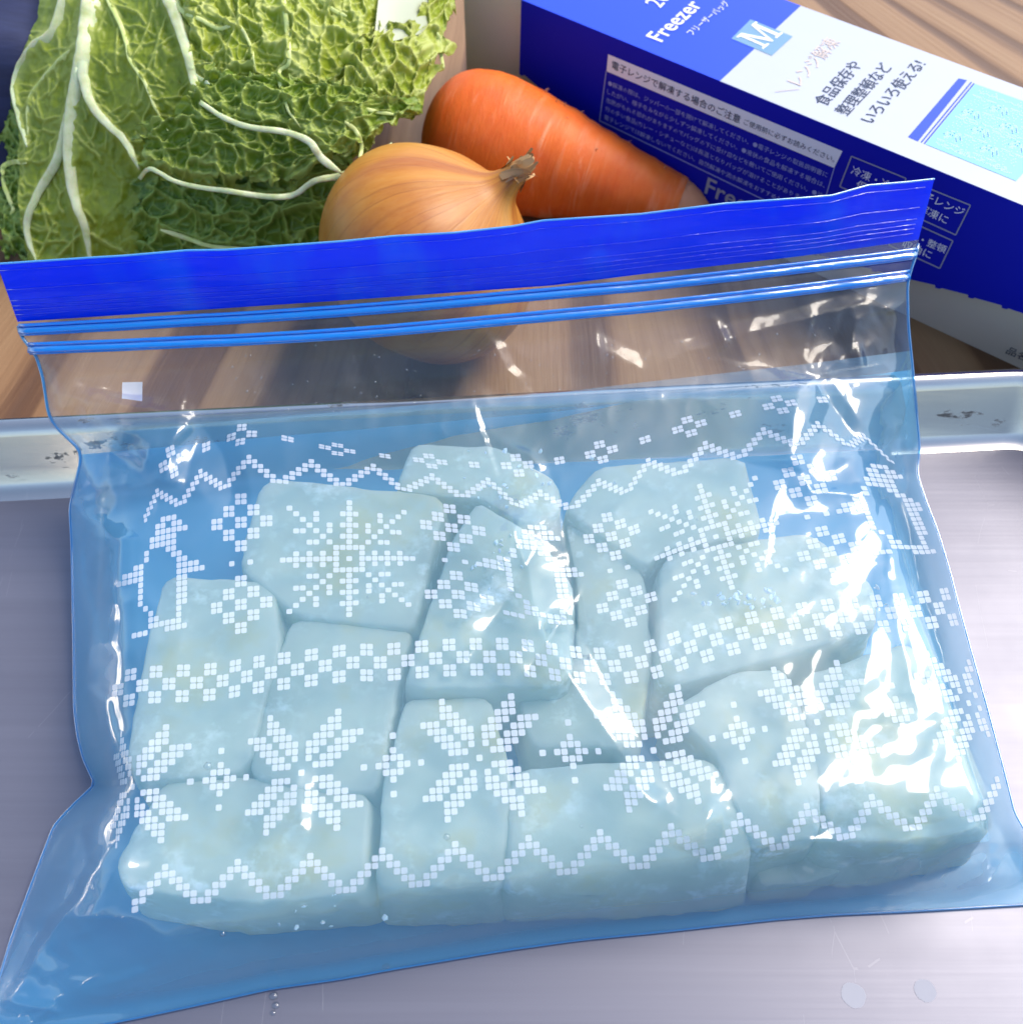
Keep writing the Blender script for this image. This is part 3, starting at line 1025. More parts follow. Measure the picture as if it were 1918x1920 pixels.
# ------------------------------------------------------------------ ice blocks
ICE = [  # top outline in pixels, top height, label
    ([(492, 897), (835, 932), (800, 1050), (775, 1175), (560, 1150), (455, 1062)], 2.2, 'pale ice block under the left snowflake print of the bag'),
    ([(312, 1078), (512, 1098), (520, 1200), (462, 1440), (300, 1455), (240, 1440), (268, 1240)], 2.15, 'tall ice block at the left side of the bag, left of the checker row start'),
    ([(548, 1160), (772, 1182), (742, 1300), (706, 1478), (585, 1475), (468, 1452), (512, 1260)], 2.05, 'long ice block leaning below the block under the left snowflake'),
    ([(308, 1468), (460, 1462), (692, 1490), (680, 1672), (440, 1690), (232, 1660), (222, 1620)], 1.95, 'wide yellowish ice block filling the lower left corner of the bag'),
    ([(895, 945), (1010, 1010), (1075, 1110), (1062, 1282), (760, 1285), (800, 1160), (850, 1010)], 2.45, 'white peaked ice block standing in the middle under the bright fold'),
    ([(762, 1310), (918, 1312), (958, 1470), (938, 1655), (705, 1660), (725, 1450)], 2.1, 'narrow upright ice block with rounded shoulders at the bottom centre'),
    ([(775, 832), (940, 838), (1042, 905), (1045, 960), (985, 985), (905, 935), (745, 918)], 2.2, 'frosted ice block behind the white peak, topmost in the middle'),
    ([(1118, 876), (1392, 858), (1425, 1000), (1240, 1028), (1215, 1060), (1062, 952)], 2.2, 'big square ice block under the right snowflake print'),
    ([(1060, 975), (1205, 1075), (1222, 1240), (1195, 1390), (1000, 1400), (975, 1300), (1082, 1290), (1085, 1110)], 1.9, 'shaded ice block between the white peak and the blocks on the right'),
    ([(1245, 1040), (1522, 1000), (1632, 1100), (1638, 1172), (1440, 1235), (1240, 1285)], 2.25, 'broad ice block with a chipped crumbly front edge right of centre'),
    ([(968, 1445), (1200, 1430), (1330, 1425), (1398, 1520), (1405, 1640), (950, 1665)], 2.1, 'wide ice block with white crumbs along its front at the bottom edge'),
    ([(1262, 1330), (1380, 1262), (1470, 1255), (1530, 1400), (1540, 1560), (1415, 1590), (1345, 1415)], 2.2, 'leaning ice block under the second flower print from the right side'),
    ([(1500, 1275), (1700, 1208), (1745, 1240), (1850, 1480), (1872, 1535), (1700, 1580), (1560, 1570)], 2.2, 'smooth ice block nearest the right side of the bag'),
    ([(1415, 1605), (1560, 1590), (1580, 1632), (1520, 1655), (1430, 1662)], 0.95, 'small low ice block in the bottom right part of the bag'),
]


def ice_block(k, outline, zt, label):
    o = np.array(outline, float)
    # round the outline by corner cutting after splitting its sides
    for _ in range(1):
        nx = np.roll(o, -1, 0)
        o = np.stack([o * .93 + nx * .07, o * .07 + nx * .93], 1).reshape(-1, 2)
    m = []
    for i in range(len(o)):
        a, b = o[i], o[(i + 1) % len(o)]
        nseg = max(1, int(np.hypot(*(b - a)) / 16))
        for j in range(nseg):
            m.append(a + (b - a) * j / nseg)
    o = np.array(m)
    for _ in range(1):
        o = (np.roll(o, 1, 0) + 2 * o + np.roll(o, -1, 0)) / 4
    top = at(o[:, 0], o[:, 1], zt)
    c = top.mean(0)
    top = c + (top - c) * 1.045
    n = len(o)
    rings = []
    lv = [(1.06, .05), (1.085, .14), (1.08, .3), (1.07, .6), (1.055, .9), (1.04, 1.2), (1.025, 1.5), (1.01, 1.8)]
    lv = [(a, z * zt / 2.2) for a, z in lv] + [(.992, zt - .12), (.982, zt - .05), (.965, zt - .015), (.93, zt), (.8, zt + .01), (.6, zt + .02), (.4, zt + .02), (.2, zt + .02)]
    for a, z in lv:
        rg = c + (top - c) * a
        rg[:, 2] = z
        rings.append(rg)
    P = np.array(rings)
    # uneven frozen surface
    for r_ in range(P.shape[0]):
        for sc_, am in ((1.1, .055), (4.2, .04)):
            nn = fbm(P[r_, :, 0] * sc_ + 7 * k, P[r_, :, 1] * sc_ + P[r_, :, 2] * sc_ * .8, 60 + k, 3)
            dirv = P[r_] - c
            dirv[:, 2] = 0
            dirv /= np.linalg.norm(dirv, axis=1, keepdims=True) + 1e-6
            low = 1.6 if lv[r_][1] < 0.5 else 1.0
            P[r_] += dirv * (nn * am * low * (lv[r_][0] > .5))[:, None]
        P[r_, :, 2] += (0.05 * fbm(P[r_, :, 0] * .8, P[r_, :, 1] * .8, 70 + k, 3)) * (lv[r_][1] > 1)
    # the film lies over the ice: keep every point under it
    for _ in range(3):
        dcam = P - CAM
        dep = dcam[..., 1] * ct - dcam[..., 2] * st
        ppx = 959 + F * dcam[..., 0] / dep
        ppy = 960 - F * (dcam[..., 1] * st + dcam[..., 2] * ct) / dep
        P[:, :, 2] = np.minimum(P[:, :, 2], film_z(ppx, ppy) - .09)
    P[:, :, 2] = np.maximum(P[:, :, 2], 0.045)
    f = [list(q) for q in grid_faces(n, len(lv), True)]
    f.append([(len(lv) - 1) * n + j for j in range(n)])
    f.append(list(range(n))[::-1])
    ob = mesh_obj('ice_block', P.reshape(-1, 3), f, M['ice'])
    return tag(ob, label, 'ice block', 'ice blocks in the freezer bag')


for k, (o, zt, lb) in enumerate(ICE):
    ice_block(k, o, zt, lb)
# crumbs of frost near the front edges
crumbs = []
for (cx, cyy, sx, sy, n) in ((610, 1715, 50, 16, 10), (1060, 1700, 60, 16, 34), (1330, 1670, 40, 22, 34), (1400, 1122, 60, 9, 34), (960, 880, 60, 25, 16), (1655, 1140, 25, 18, 12), (930, 1000, 40, 60, 26)):
    for _ in range(n):
        x, y = cx + rng.normal(0, sx), cyy + rng.normal(0, sy)
        if float(film_z(np.array([x]), np.array([y]))[0]) < 1.7:
            continue
        z = min(max(float(film_z(np.array([x]), np.array([y]))[0]) - .2, .1), 2.5)
        r_ = rng.uniform(.02, .09) ** 1.0
        c = at(x, y, z)
        A = rng.normal(size=(3, 3))
        q, _r = np.linalg.qr(A)
        vv = np.vstack([ico, -ico[:1]]) * rng.uniform(.5, 1.2, (12, 1))
        crumbs.append((c + (vv * r_ * np.array([1, .8, .5])) @ q.T, icf + [(11, 6 + (j + 1) % 5, 6 + j) for j in range(5)]))
fr = mesh_obj('ice_crumbs', *joinm(crumbs), M['frost'], None, False)
fr['kind'] = 'stuff'
tag(fr, 'white frosty ice crumbs scattered over the block edges', 'ice crumbs')

# drips on the tray
for i, (x, y, r_) in enumerate([(513, 1868, .07), (517, 1886, .06), (512, 1900, .045), (724, 1815, .08)]):
    c = at(x, y, 0.0)
    pts = np.array([(math.cos(a) * r_ * math.cos(e) * 1.1, math.sin(a) * r_ * math.cos(e), 0.004 + math.sin(e) * r_ * .7) for e in np.linspace(0, 1.5, 6) for a in np.linspace(0, 2 * math.pi, 14, endpoint=False)])
    f = [list(q) for q in grid_faces(14, 6, True)] + [[70 + j for j in range(14)]]
    d = mesh_obj('water_drop', pts + c, f, M['drop'])
    tag(d, ['round water drop on the tray below the bag, topmost of three', 'middle water drop of three in a column on the tray', 'lowest small water drop of three on the tray', 'bright water drop hanging at the lower edge of the bag'][i], 'water drop', 'water drops on the tray')
# two dried spots
for i, (x, y, r_) in enumerate([(1600, 1867, .20), (1734, 1858, .18)]):
    c = at(x, y, 0.0)
    th = np.linspace(0, 2 * np.pi, 40, endpoint=False)
    rr = r_ * (1 + .12 * fbm(np.cos(th) * 2 + i * 5, np.sin(th) * 2, 81, 3))
    pts = np.stack([c[0] + rr * np.cos(th) * 1.05, c[1] + rr * np.sin(th), 0 * th + .004], -1)
    d = mesh_obj('dried_spot', pts, [list(range(40))], plain('dried_water_spot', (0.33, 0.33, 0.37), 0.7), None, False)
    tag(d, ['dried notched water spot on the tray floor', 'round dried water spot on the tray nearest the right'][i], 'stain', 'dried spots on the tray')

# ------------------------------------------------------------------ freezer bag box
HB = 4.3
p1 = at(1400, 171.5, HB)
ang = R(-36.9)
d1 = np.array([math.cos(ang), math.sin(ang), 0])
dn = np.array([-d1[1], d1[0], 0])
zz = np.array([0, 0, 1.0])


def bw(s, n, z):
    return p1 + d1 * s + dn * n + zz * (z - HB)


def top_sn(px, py):
    P = at(px, py, HB) - p1
    return P @ d1, P @ dn


def front_sz(px, py):
    P = on_plane(px, py, p1, dn)
    return (P - p1) @ d1, P[..., 2]


box = thing('bag_box', 'long blue and white cardboard box of freezer bags with its lid loose', 'box', bw(3, 2, TZ))
SL = float(front_sz(np.array(977.), np.array(60.))[0])
SR = SL + 20.6
WB = 4.15
bs0 = float((on_plane(np.array(872.), np.array(60.), p1 + dn * .34, dn) - p1) @ d1)


def obox(s0, s1, n0, n1, z0, z1):
    v = [bw(s, n, z) for z in (z0, z1) for s, n in ((s0, n0), (s1, n0), (s1, n1), (s0, n1))]
    return np.array(v), [(3, 2, 1, 0), (4, 5, 6, 7), (0, 1, 5, 4), (1, 2, 6, 5), (2, 3, 7, 6), (3, 0, 4, 7)]


mesh_obj('inner_carton', *obox(bs0, SR + .2, .34, WB - .05, TZ, HB - .06), M['board'], box, False)
sb, _ = top_sn(np.array(1352.), np.array(149.))
sb = float(sb)
v1, f1 = obox(SL, sb, 0, WB, HB - .05, HB)
v2, f2 = obox(sb, SR, 0, WB, HB - .05, HB)
lid = mesh_obj('lid', *joinm([(v1, [f for i, f in enumerate(f1) if i != 3]), (v2, [f for i, f in enumerate(f2) if i != 5])]), None, box, False, mats=[M['blue_card'], M['white_card']], fmat=[0] * 5 + [1] * 5)
# front flap with torn teeth along its lower edge
low = [(975, 132), (1060, 196), (1200, 300), (1400, 420), (1560, 480), (1715, 518), (1830, 552), (1918, 580)]
ls, lz = front_sz(np.array([a for a, b in low], float), np.array([b for a, b in low], float))
ls = np.append(ls, SR)
lz = np.append(lz, lz[-1])
edge = []
nt = 26
for i in range(nt + 1):
    s = SL + (SR - SL) * i / nt
    z = np.interp(s, ls, lz)
    edge += [(s - .0, z), (s + .03, z - .07), (s + .14, z - .045), (s + .17, z + .0)]
edge = [(min(s, SR), z) for s, z in edge]
left = []
for i in range(1, 7):
    z = np.interp(i, [0, 7], [HB, edge[0][1]])
    left += [(SL, z + .05), (SL - .07, z), (SL - .05, z - .1), (SL, z - .12)]
outl = left + edge
fl_front = np.array([bw(s, -.012 - .03 * (HB - z), z) for s, z in outl])
topf = np.array([bw(s, -.012, HB - .002) for s, z in ((SR, 0), (SL, 0))])
nP = len(outl)
# strips between the lower edge and the top edge
Vf, Ff = [], []
for i, (s, z) in enumerate(edge):
    Vf += [bw(s, -.012 - .03 * (HB - z), z), bw(s, -.012, HB - .003)]
    if i:
        Ff.append((2 * i - 2, 2 * i, 2 * i + 1, 2 * i - 1))
Vb = [v + dn * .05 for v in Vf]
Fb = [tuple(j + len(Vf) for j in q[::-1]) for q in Ff]
nV = len(Vf)
Fe = [(2 * i - 2, 2 * i - 2 + nV, 2 * i + nV, 2 * i) for i in range(1, len(edge))]
tl_ = []
for i in range(0, len(left), 4):
    k0 = len(Vf) + len(Vb) + len(tl_)
    tl_ += [bw(left[i + j][0], -.02, left[i + j][1]) for j in range(4)]
flap = mesh_obj('front_flap', Vf + Vb + tl_, Ff + Fb + Fe + [tuple(len(Vf) + len(Vb) + 4 * i + j for j in range(4)) for i in range(len(tl_) // 4)], None, box, False, mats=[M['front_card'], M['board']], fmat=[0] * len(Ff) + [1] * (len(Fb) + len(Fe) + len(tl_) // 4))


def top_pt(s, n, lift=.008):
    return bw(s, n, HB + lift)


def front_pt(s, z, lift=.02):
    return bw(s, -.012 - .03 * (HB - z) - lift, z)


def top_poly(name, pix, mat, lift=.008):
    s, n = top_sn(np.array([a for a, b in pix], float), np.array([b for a, b in pix], float))
    return mesh_obj(name, [top_pt(a, b, lift) for a, b in zip(s, n)], [list(range(len(pix)))], mat, box, False)


def front_poly(name, pix, mat, lift=.018):
    s, z = front_sz(np.array([a for a, b in pix], float), np.array([b for a, b in pix], float))
    return mesh_obj(name, [front_pt(a, b, lift) for a, b in zip(s, z)], [list(range(len(pix)))], mat, box, False)


_txt = bpy.data.curves.new('text_source', 'FONT')
_to = bpy.data.objects.new('text_source', _txt)
COL.objects.link(_to)


def glyphs(body, res=2, bold=0.0):
    _txt.body = body
    _txt.resolution_u = res
    _txt.offset = bold
    bpy.context.view_layer.update()
    dg = bpy.context.evaluated_depsgraph_get()
    me = bpy.data.meshes.new_from_object(_to.evaluated_get(dg))
    v = np.array([x.co[:] for x in me.vertices])
    f = [list(p.vertices) for p in me.polygons]
    bpy.data.meshes.remove(me)
    return v, f


def lettering(body, a, b, mat, plane, hf=1.0, res=2, bold=0.0, mirror=False):
    """text whose baseline runs from pixel a to pixel b on the lid or on the flap"""
    v, f = glyphs(body, res, bold)
    wd = v[:, 0].max() - v[:, 0].min()
    v[:, 0] -= v[:, 0].min()
    px = np.array([a[0], b[0]], float)
    py = np.array([a[1], b[1]], float)
    c = np.stack(top_sn(px, py) if plane == 'top' else front_sz(px, py), -1)
    e = c[1] - c[0]
    ln = np.hypot(*e)
    e = e / ln
    up = np.array([-e[1], e[0]])
    k = ln / wd
    q = c[0] + (v[:, :1] * k) * e + (v[:, 1:2] * k * hf) * up
    P = [top_pt(s, n, .014) if plane == 'top' else front_pt(s, n, .026) for s, n in q]
    return mesh_obj('lettering', P, f, mat, box, False)


W_, N_, D_ = M['white_ink_card'], M['navy_ink'], M['dim_ink']
top_poly('size_tile', [(1407, 36), (1486, 68), (1447, 104), (1371, 72)], M['tile_ink'])
top_poly('blue_stripe', [(1702.5, 256.5), (1721, 264.7), (1813, 150), (1797, 146.6)], M['blue_card'])
for a, b in (((1726, 266), (1820, 153)), ((1731.5, 268.5), (1825, 155.5))):
    top_poly('thin_stripe', [a, (a[0] + 2.5, a[1] + 1), (b[0] + 2.5, b[1] + 1), b], M['blue_card'])
top_poly('picture_panel', [(1735, 270), (1905, 339), (2010, 222), (1828, 157)], M['sky_ink'])
# tiny snow pattern in the picture on the lid
MB = []
pat = []
for j in range(5):
    for i in range(4):
        pat += [(a * .012 + .18 + .2 * i, b * .018 + .12 + .18 * j) for a, b in (FLOWER if (i + j) % 2 else SNOW)[::2]]
for i in range(60):
    for yy in (.05, .5, .9):
        pat.append((.08 + i * .014, yy + .02 * abs((i % 6) - 3) / 3))
q = np.array([(1735, 270), (1905, 339), (2010, 222), (1828, 157)], float)
qs = np.stack(top_sn(q[:, 0], q[:, 1]), -1)
for a, b in pat:
    if not (0.03 < a < .97 and .03 < b < .97):
        continue
    for k, (da, db) in enumerate(((-.004, -.006), (.004, -.006), (.004, .006), (-.004, .006))):
        uu, vv = a + da, b + db
        sn = (qs[0] * (1 - uu) + qs[1] * uu) * (1 - vv) + (qs[3] * (1 - uu) + qs[2] * uu) * vv
        MB.append(top_pt(sn[0], sn[1], .013))
pp = mesh_obj('picture_pattern', MB, np.arange(len(MB)).reshape(-1, 4), plain('pale_pattern_ink', (0.55, 0.75, 0.9), 0.4), box, False)
# serif M
sm = [(0, 0), (.34, 0), (.34, .06), (.23, .09), (.23, .78), (.5, 0), (.56, 0), (.84, .8), (.84, .09), (.73, .06), (.73, 0), (1.1, 0), (1.1, .06), (.99, .09), (.99, .91), (1.1, .94), (1.1, 1), (.83, 1), (.56, .24), (.29, 1), (0, 1), (0, .94), (.12, .91), (.12, .09), (0, .06)]
o_, u_ = np.array([1402., 90.]), None
cs = np.stack(top_sn(np.array([1413., 1447.]), np.array([85.5, 64.])), -1)
cs = np.stack(top_sn(np.array([1431., 1468.]), np.array([92., 62.])), -1)
e = cs[1] - cs[0]
ln = np.hypot(*e)
e /= ln
up = np.array([-e[1], e[0]])
mp_ = [cs[0] + e * a / 1.1 * ln + up * b * ln * .88 for a, b in sm]
mesh_obj('lettering', [top_pt(a, b, .016) for a, b in mp_], [list(range(len(mp_)))], W_, box, False)
lettering('Freezer', (1240, 79), (1318, 9), W_, 'top', 1.0, 3, .012)
lettering('フリーザーバッグ', (1298, 66), (1369, 6), W_, 'top', 1.1)
lettering('20', (1238, 15), (1258, -5), W_, 'top', 1.1, 3)
lettering('＼レンジ解凍', (1481, 183), (1575, 78), M['orange_ink'], 'top', 1.0)
lettering('食品保存や', (1548, 199), (1617, 121), N_, 'top', 1.0, 2, .003)
lettering('整理整頓など', (1587, 217), (1674, 125), N_, 'top', 1.0, 2, .003)
lettering('いろいろ使える!', (1635, 232), (1736, 120), N_, 'top', 1.0, 2, .003)
# front flap print
front_poly('notice_heading', [(1142, 99.5), (1581, 281), (1566, 312), (1139.6, 130.7)], W_)
lettering('電子レンジで解凍する場合のご注意', (1149, 124), (1389, 228), N_, 'front', 1.0, 2, .006)
lettering('ご使用前に必ずお読みください。', (1396, 229), (1566, 301), N_, 'front', 1.0)


def front_line(a, b, wd=1.6, mat=None):
    a, b = np.array(a, float), np.array(b, float)
    t = (b - a) / np.hypot(*(b - a))
    n = np.array([-t[1], t[0]]) * wd / 2
    front_poly('frame_line', [tuple(a + n), tuple(b + n), tuple(b - n), tuple(a - n)], mat or D_)


front_line((1139, 131), (1128, 222))
front_line((1128, 222), (1536, 418))
front_line((1566, 312), (1536, 418))
BODY = ['●解凍の際は、ジッパーの一部を開けて解凍してください。●電子レンジの取扱説明書に', 'したがい、様子をみながら少しずつ解凍してください。●液状の食品を解凍する場合は、', '加熱がもれる恐れがありますのでバッグの下に受け皿などを敷いてご使用ください。●油', '分の多い食品(カレー・シチューなど)は高温となりバッグが溶けることがありますので、', '電子レンジでは解凍しないでください。自然解凍や流水解凍をおすすめします。']
for i, b in enumerate(BODY):
    a0 = np.array((1143, 156)) + np.array((-1.6, 15.6)) * i
    b0 = np.array((1553, 329)) + np.array((-4.5, 19)) * i
    if i == 4:
        b0 = a0 + (b0 - a0) * .9
    lettering(b, a0, b0, D_, 'front', 1.0, 1)
lettering('Freezer', (1325, 356), (1462, 424), M['grey_ink'], 'front', 1.0, 3, .01)
C_ = [(1598, 290.6), (1700, 332), (1682, 398), (1577, 346)]
B2 = [(1716, 340), (1821, 382.5), (1794, 437), (1697, 393)]
B3 = [(1690, 403), (1789, 448), (1765, 498.5), (1670, 455)]
for bx_ in (C_, B2, B3):
    for i in range(4):
        front_line(bx_[i], bx_[(i + 1) % 4], 2.2, M['grey_ink'])
for t_, a, b in (('冷凍・冷蔵', (1597, 321), (1688, 360)), ('保存に', (1606, 348), (1662, 373)), ('電子レンジ', (1714, 361), (1806, 402)), ('解凍に', (1722, 391), (1776, 416)), ('整理・整頓', (1688, 432), (1774, 470)), ('収納に', (1694, 457), (1747, 480))):
    lettering(t_, a, b, W_, 'front', 1.0, 2)
# text on the inner carton
bp = on_plane(np.array([1884., 1922.]), np.array([660., 676.]), p1 + dn * .34, dn)
v, f = glyphs('品名', 2)
e3 = bp[1] - bp[0]
k_ = np.linalg.norm(e3) / (v[:, 0].max())
e3 /= np.linalg.norm(e3)
mesh_obj('lettering', [bp[0] + e3 * x * k_ + zz * y * k_ - dn * .01 for x, y, _ in v], f, N_, box, False)
bpy.data.objects.remove(_to)

# ------------------------------------------------------------------ onion
ax = np.array([0.62, 0.10, 0.62])
ax /= np.linalg.norm(ax)
oc_ = at(808, 474, 2.5)
onion = thing('onion', 'yellow brown onion with a dry twisted neck behind the bag', 'onion', (oc_[0], oc_[1], TZ))
prof_o = [(-2.38, .0), (-2.36, .35), (-2.22, .95), (-1.9, 1.6), (-1.35, 2.2), (-.6, 2.58), (.1, 2.66), (.75, 2.5), (1.3, 2.12), (1.72, 1.6), (2.02, 1.05), (2.22, .66), (2.42, .42), (2.66, .30), (2.9, .25)]
pr = spline(prof_o, 70)
th = np.linspace(0, 2 * np.pi, 96, endpoint=False)
rr = pr[:, 1][:, None] * (1 + .012 * np.sin(5 * th + 1)[None] + .008 * np.sin(9 * th)[None])
loc = np.stack([rr * np.cos(th), rr * np.sin(th), np.repeat(pr[:, :1], 96, 1)], -1)
qz = Vector(ax).to_track_quat('Z', 'Y')
M['onion'] = onion_mat(None, None)
on = mesh_obj('bulb', loc.reshape(-1, 3), [list(q) for q in grid_faces(96, 70, True)], M['onion'])
on.rotation_mode = 'QUATERNION'
on.rotation_quaternion = qz
on.location = tuple(oc_ * S)
on.parent = onion
on.matrix_parent_inverse = onion.matrix_basis.inverted()
# dry neck: curled papery strips
strips = []
for k in range(34):
    a = rng.uniform(0, 2 * np.pi)
    r0 = rng.uniform(.18, .34)
    ln_ = rng.uniform(.4, .85)
    out = rng.uniform(-.15, .5)
    wdt = rng.uniform(.06, .16)
    pts = []
    for j, t in enumerate(np.linspace(0, 1, 7)):
        rad_ = r0 * (1 - .25 * t) + out * t * t * .6
        aa = a + .9 * t
        pts.append((rad_ * math.cos(aa), rad_ * math.sin(aa), 2.62 + ln_ * t - .35 * max(0, out) * t ** 3))
    pts = np.array(pts)
    tn = np.stack([-np.sin(a + .9 * np.linspace(0, 1, 7)), np.cos(a + .9 * np.linspace(0, 1, 7)), 0 * pts[:, 0]], -1)
    wv = wdt * (1 - .6 * np.linspace(0, 1, 7))[:, None]
    G = np.stack([pts - tn * wv, pts + tn * wv], 1)
    strips.append((G.reshape(-1, 3), [list(q) for q in grid_faces(2, 7)]))
nk = mesh_obj('neck', *joinm(strips), M['onion_neck'])
nk.rotation_mode = 'QUATERNION'
nk.rotation_quaternion = qz
nk.location = tuple(oc_ * S)
nk.parent = onion
nk.matrix_parent_inverse = onion.matrix_basis.inverted()

# ------------------------------------------------------------------ carrot
ca = at(880, 252, 1.62)
cb_ = at(1290, 388, .75)
car = thing('carrot', 'thick orange carrot lying in front of the box behind the onion', 'carrot', (ca[0], ca[1], TZ))
dv = cb_ - ca
Lc = np.linalg.norm(dv)
dv /= Lc
qx = Vector(dv).to_track_quat('X', 'Z')
pc = spline([(-1.22, .0), (-1.2, .45), (-1.0, 1.0), (-.55, 1.5), (.2, 1.76), (1.2, 1.74), (2.4, 1.52), (3.6, 1.24), (4.8, .97), (Lc - .55, .78), (Lc - .25, .70)], 90)
th = np.linspace(0, 2 * np.pi, 80, endpoint=False)
rr = pc[:, 1][:, None] * (1 + .015 * fbm(pc[:, :1] * 1.5 + 0 * th, np.cos(th)[None] * 2 + 0 * pc[:, :1], 101, 3) + .03 * fbm(pc[:, :1] * 5 + 0 * th, np.sin(th)[None] * 1.2 + 0 * pc[:, :1], 111, 2) * np.clip(pc[:, :1] / 3, 0.2, 1))
loc = np.stack([np.repeat(pc[:, :1], 80, 1), rr * np.cos(th), rr * np.sin(th)], -1)


def place(o, q, at_, par):
    o.rotation_mode = 'QUATERNION'
    o.rotation_quaternion = q
    o.location = tuple(at_ * S)
    o.parent = par
    o.matrix_parent_inverse = par.matrix_basis.inverted()


place(mesh_obj('root', loc.reshape(-1, 3), [list(q) for q in grid_faces(80, 90, True)], M['carrot']), qx, ca, car)
pt = spline([(Lc - .36, .70), (Lc - .22, .66), (Lc - .05, .62), (Lc + .25, .46), (Lc + .55, .22), (Lc + .75, .07), (Lc + .8, .0)], 30)
rr = pt[:, 1][:, None] * (1 + .10 * fbm(pt[:, :1] * 4 + 0 * th, np.cos(th)[None] * 2 + 0 * pt[:, :1], 121, 3))
loc = np.stack([np.repeat(pt[:, :1], 80, 1), rr * np.cos(th), rr * np.sin(th)], -1)
place(mesh_obj('tip', loc.reshape(-1, 3), [list(q) for q in grid_faces(80, 30, True)], M['carrot_tip']), qx, ca, car)
hair = []
for k in range(9):
    x = rng.uniform(1.5, Lc - .3)
    a = rng.uniform(.9, 2.1)
    r0 = np.interp(x, pc[:, 0], pc[:, 1])
    p0 = np.array([x, r0 * math.cos(a), r0 * math.sin(a)])
    nn = np.array([0, math.cos(a), math.sin(a)])
    h = rng.uniform(.05, .13)
    hair.append(tube(np.array([p0 - nn * .03, p0 + nn * h * .5, p0 + nn * h + np.array([.05, 0, 0])]), [.022, .014, .005], 5, 1, np.array([1., 0, 0])))
place(mesh_obj('root_hairs', *joinm(hair), M['carrot_tip']), qx, ca, car)

# ------------------------------------------------------------------ napa cabbage
cab = thing('napa_cabbage', 'green napa cabbage with thick white veins and crinkled leaves left of the onion', 'cabbage', (-6.6, 25, TZ))


def cab_z(px, py):
    zc = np.interp(py, [-160, -80, 0, 100, 200, 300, 400, 480, 540], [6.4, 6.3, 6.0, 5.3, 4.35, 3.2, 1.95, .75, .1])
    q = np.clip(np.abs((px - 430) / 455), 0, .995)
    return zc * (.45 + .55 * np.sqrt(1 - q ** 2.2))


def toward(P):
    t = CAM - P
    return t / np.linalg.norm(t, axis=-1, keepdims=True)


VEINS = [
    ([(178, -60), (172, 0), (162, 60), (150, 130), (135, 210), (130, 300), (142, 380), (160, 430), (172, 500)], 34, 11),
    ([(152, 130), (130, 220), (107, 300), (76, 355), (54, 400), (52, 440), (68, 490)], 20, 8),
    ([(152, 95), (158, 150), (174, 198), (205, 235), (235, 265), (262, 318)], 20, 10),
    ([(135, -40), (122, 0), (100, 60), (62, 90), (37, 130), (28, 170), (38, 225), (50, 275)], 22, 9),
    ([(146, 85), (112, 115), (72, 160), (54, 195), (52, 255)], 10, 6),
    ([(196, -40), (205, 0), (232, 60), (245, 115), (270, 150), (290, 200), (315, 245)], 9, 4),
    ([(300, -60), (318, 0), (340, 60), (356, 120), (373, 182)], 25, 13),
    ([(352, 110), (366, 140), (393, 157)], 12, 6),
    ([(325, -20), (340, 18), (375, 35), (412, 53), (445, 45), (470, 85), (480, 135)], 9, 4),
    ([(528, -40), (532, 10), (540, 70), (541, 118), (523, 138), (538, 200), (566, 240)], 10, 4),
    ([(541, 118), (572, 142), (592, 168), (600, 195)], 6, 4),
    ([(544, 60), (570, 78), (610, 90), (638, 132)], 7, 4),
    ([(412, -30), (422, 0), (443, 38)], 7, 5),
    ([(443, 42), (455, 20), (480, 0)], 6, 4),
    ([(245, 115), (262, 85), (275, 55), (285, 20)], 4, 3),
    ([(270, 150), (285, 110), (300, 60)], 4, 3),
    ([(290, 125), (292, 90), (310, 30)], 4, 3),
    ([(375, 190), (420, 220), (470, 238), (535, 247), (580, 265), (605, 298), (642, 325)], 8, 15),
    ([(262, 335), (282, 316), (325, 338), (370, 350), (430, 358), (500, 368), (550, 365), (592, 338), (642, 328), (700, 298), (735, 268)], 7, 13),
    ([(646, 227), (668, 245), (678, 272), (672, 308)], 8, 7),
    ([(410, 288), (418, 320), (422, 352)], 6, 6),
    ([(455, 275), (468, 310), (474, 358)], 5, 5),
    ([(495, 285), (515, 315), (525, 360)], 5, 5),
    ([(470, 180), (462, 210), (478, 238)], 5, 6),
    ([(430, 160), (470, 180), (530, 195), (560, 225), (556, 246)], 5, 6),
    ([(300, 270), (325, 310), (335, 340)], 4, 6),
    ([(380, 215), (395, 260), (400, 290)], 4, 3),
    ([(280, 352), (330, 382), (370, 405), (430, 420), (480, 425), (540, 402), (610, 385)], 5, 5),
    ([(300, 430), (350, 446), (400, 462), (480, 467)], 9, 7),
    ([(375, 405), (382, 435), (385, 455)], 4, 4),
    ([(745, 215), (690, 205), (660, 190), (640, 160)], 8, 4),
    ([(5, 330), (6, 312), (25, 303), (50, 305)], 8, 8),
    ([(4, 320), (12, 360), (25, 390), (18, 402)], 8, 5),
    ([(6, 250), (8, 225), (25, 216), (48, 220)], 6, 5),
    ([(18, 280), (35, 272), (50, 280)], 5, 5),
    ([(820, 60), (825, 90), (832, 128)], 8, 6),
    ([(700, 60), (715, 110), (740, 160), (752, 200)], 6, 3),
    ([(655, 110), (690, 150), (715, 195)], 5, 3),
    ([(780, 60), (770, 110), (775, 150)], 5, 3),
    ([(600, 0), (625, 18), (650, 30)], 8, 6),
    ([(575, -10), (598, 20), (627, 40), (628, 80)], 6, 4),
    ([(70, 490), (95, 440), (80, 385)], 4, 3),
    ([(165, 432), (140, 455), (115, 480)], 6, 4),
    ([(168, 440), (200, 458), (240, 478)], 6, 4),
]

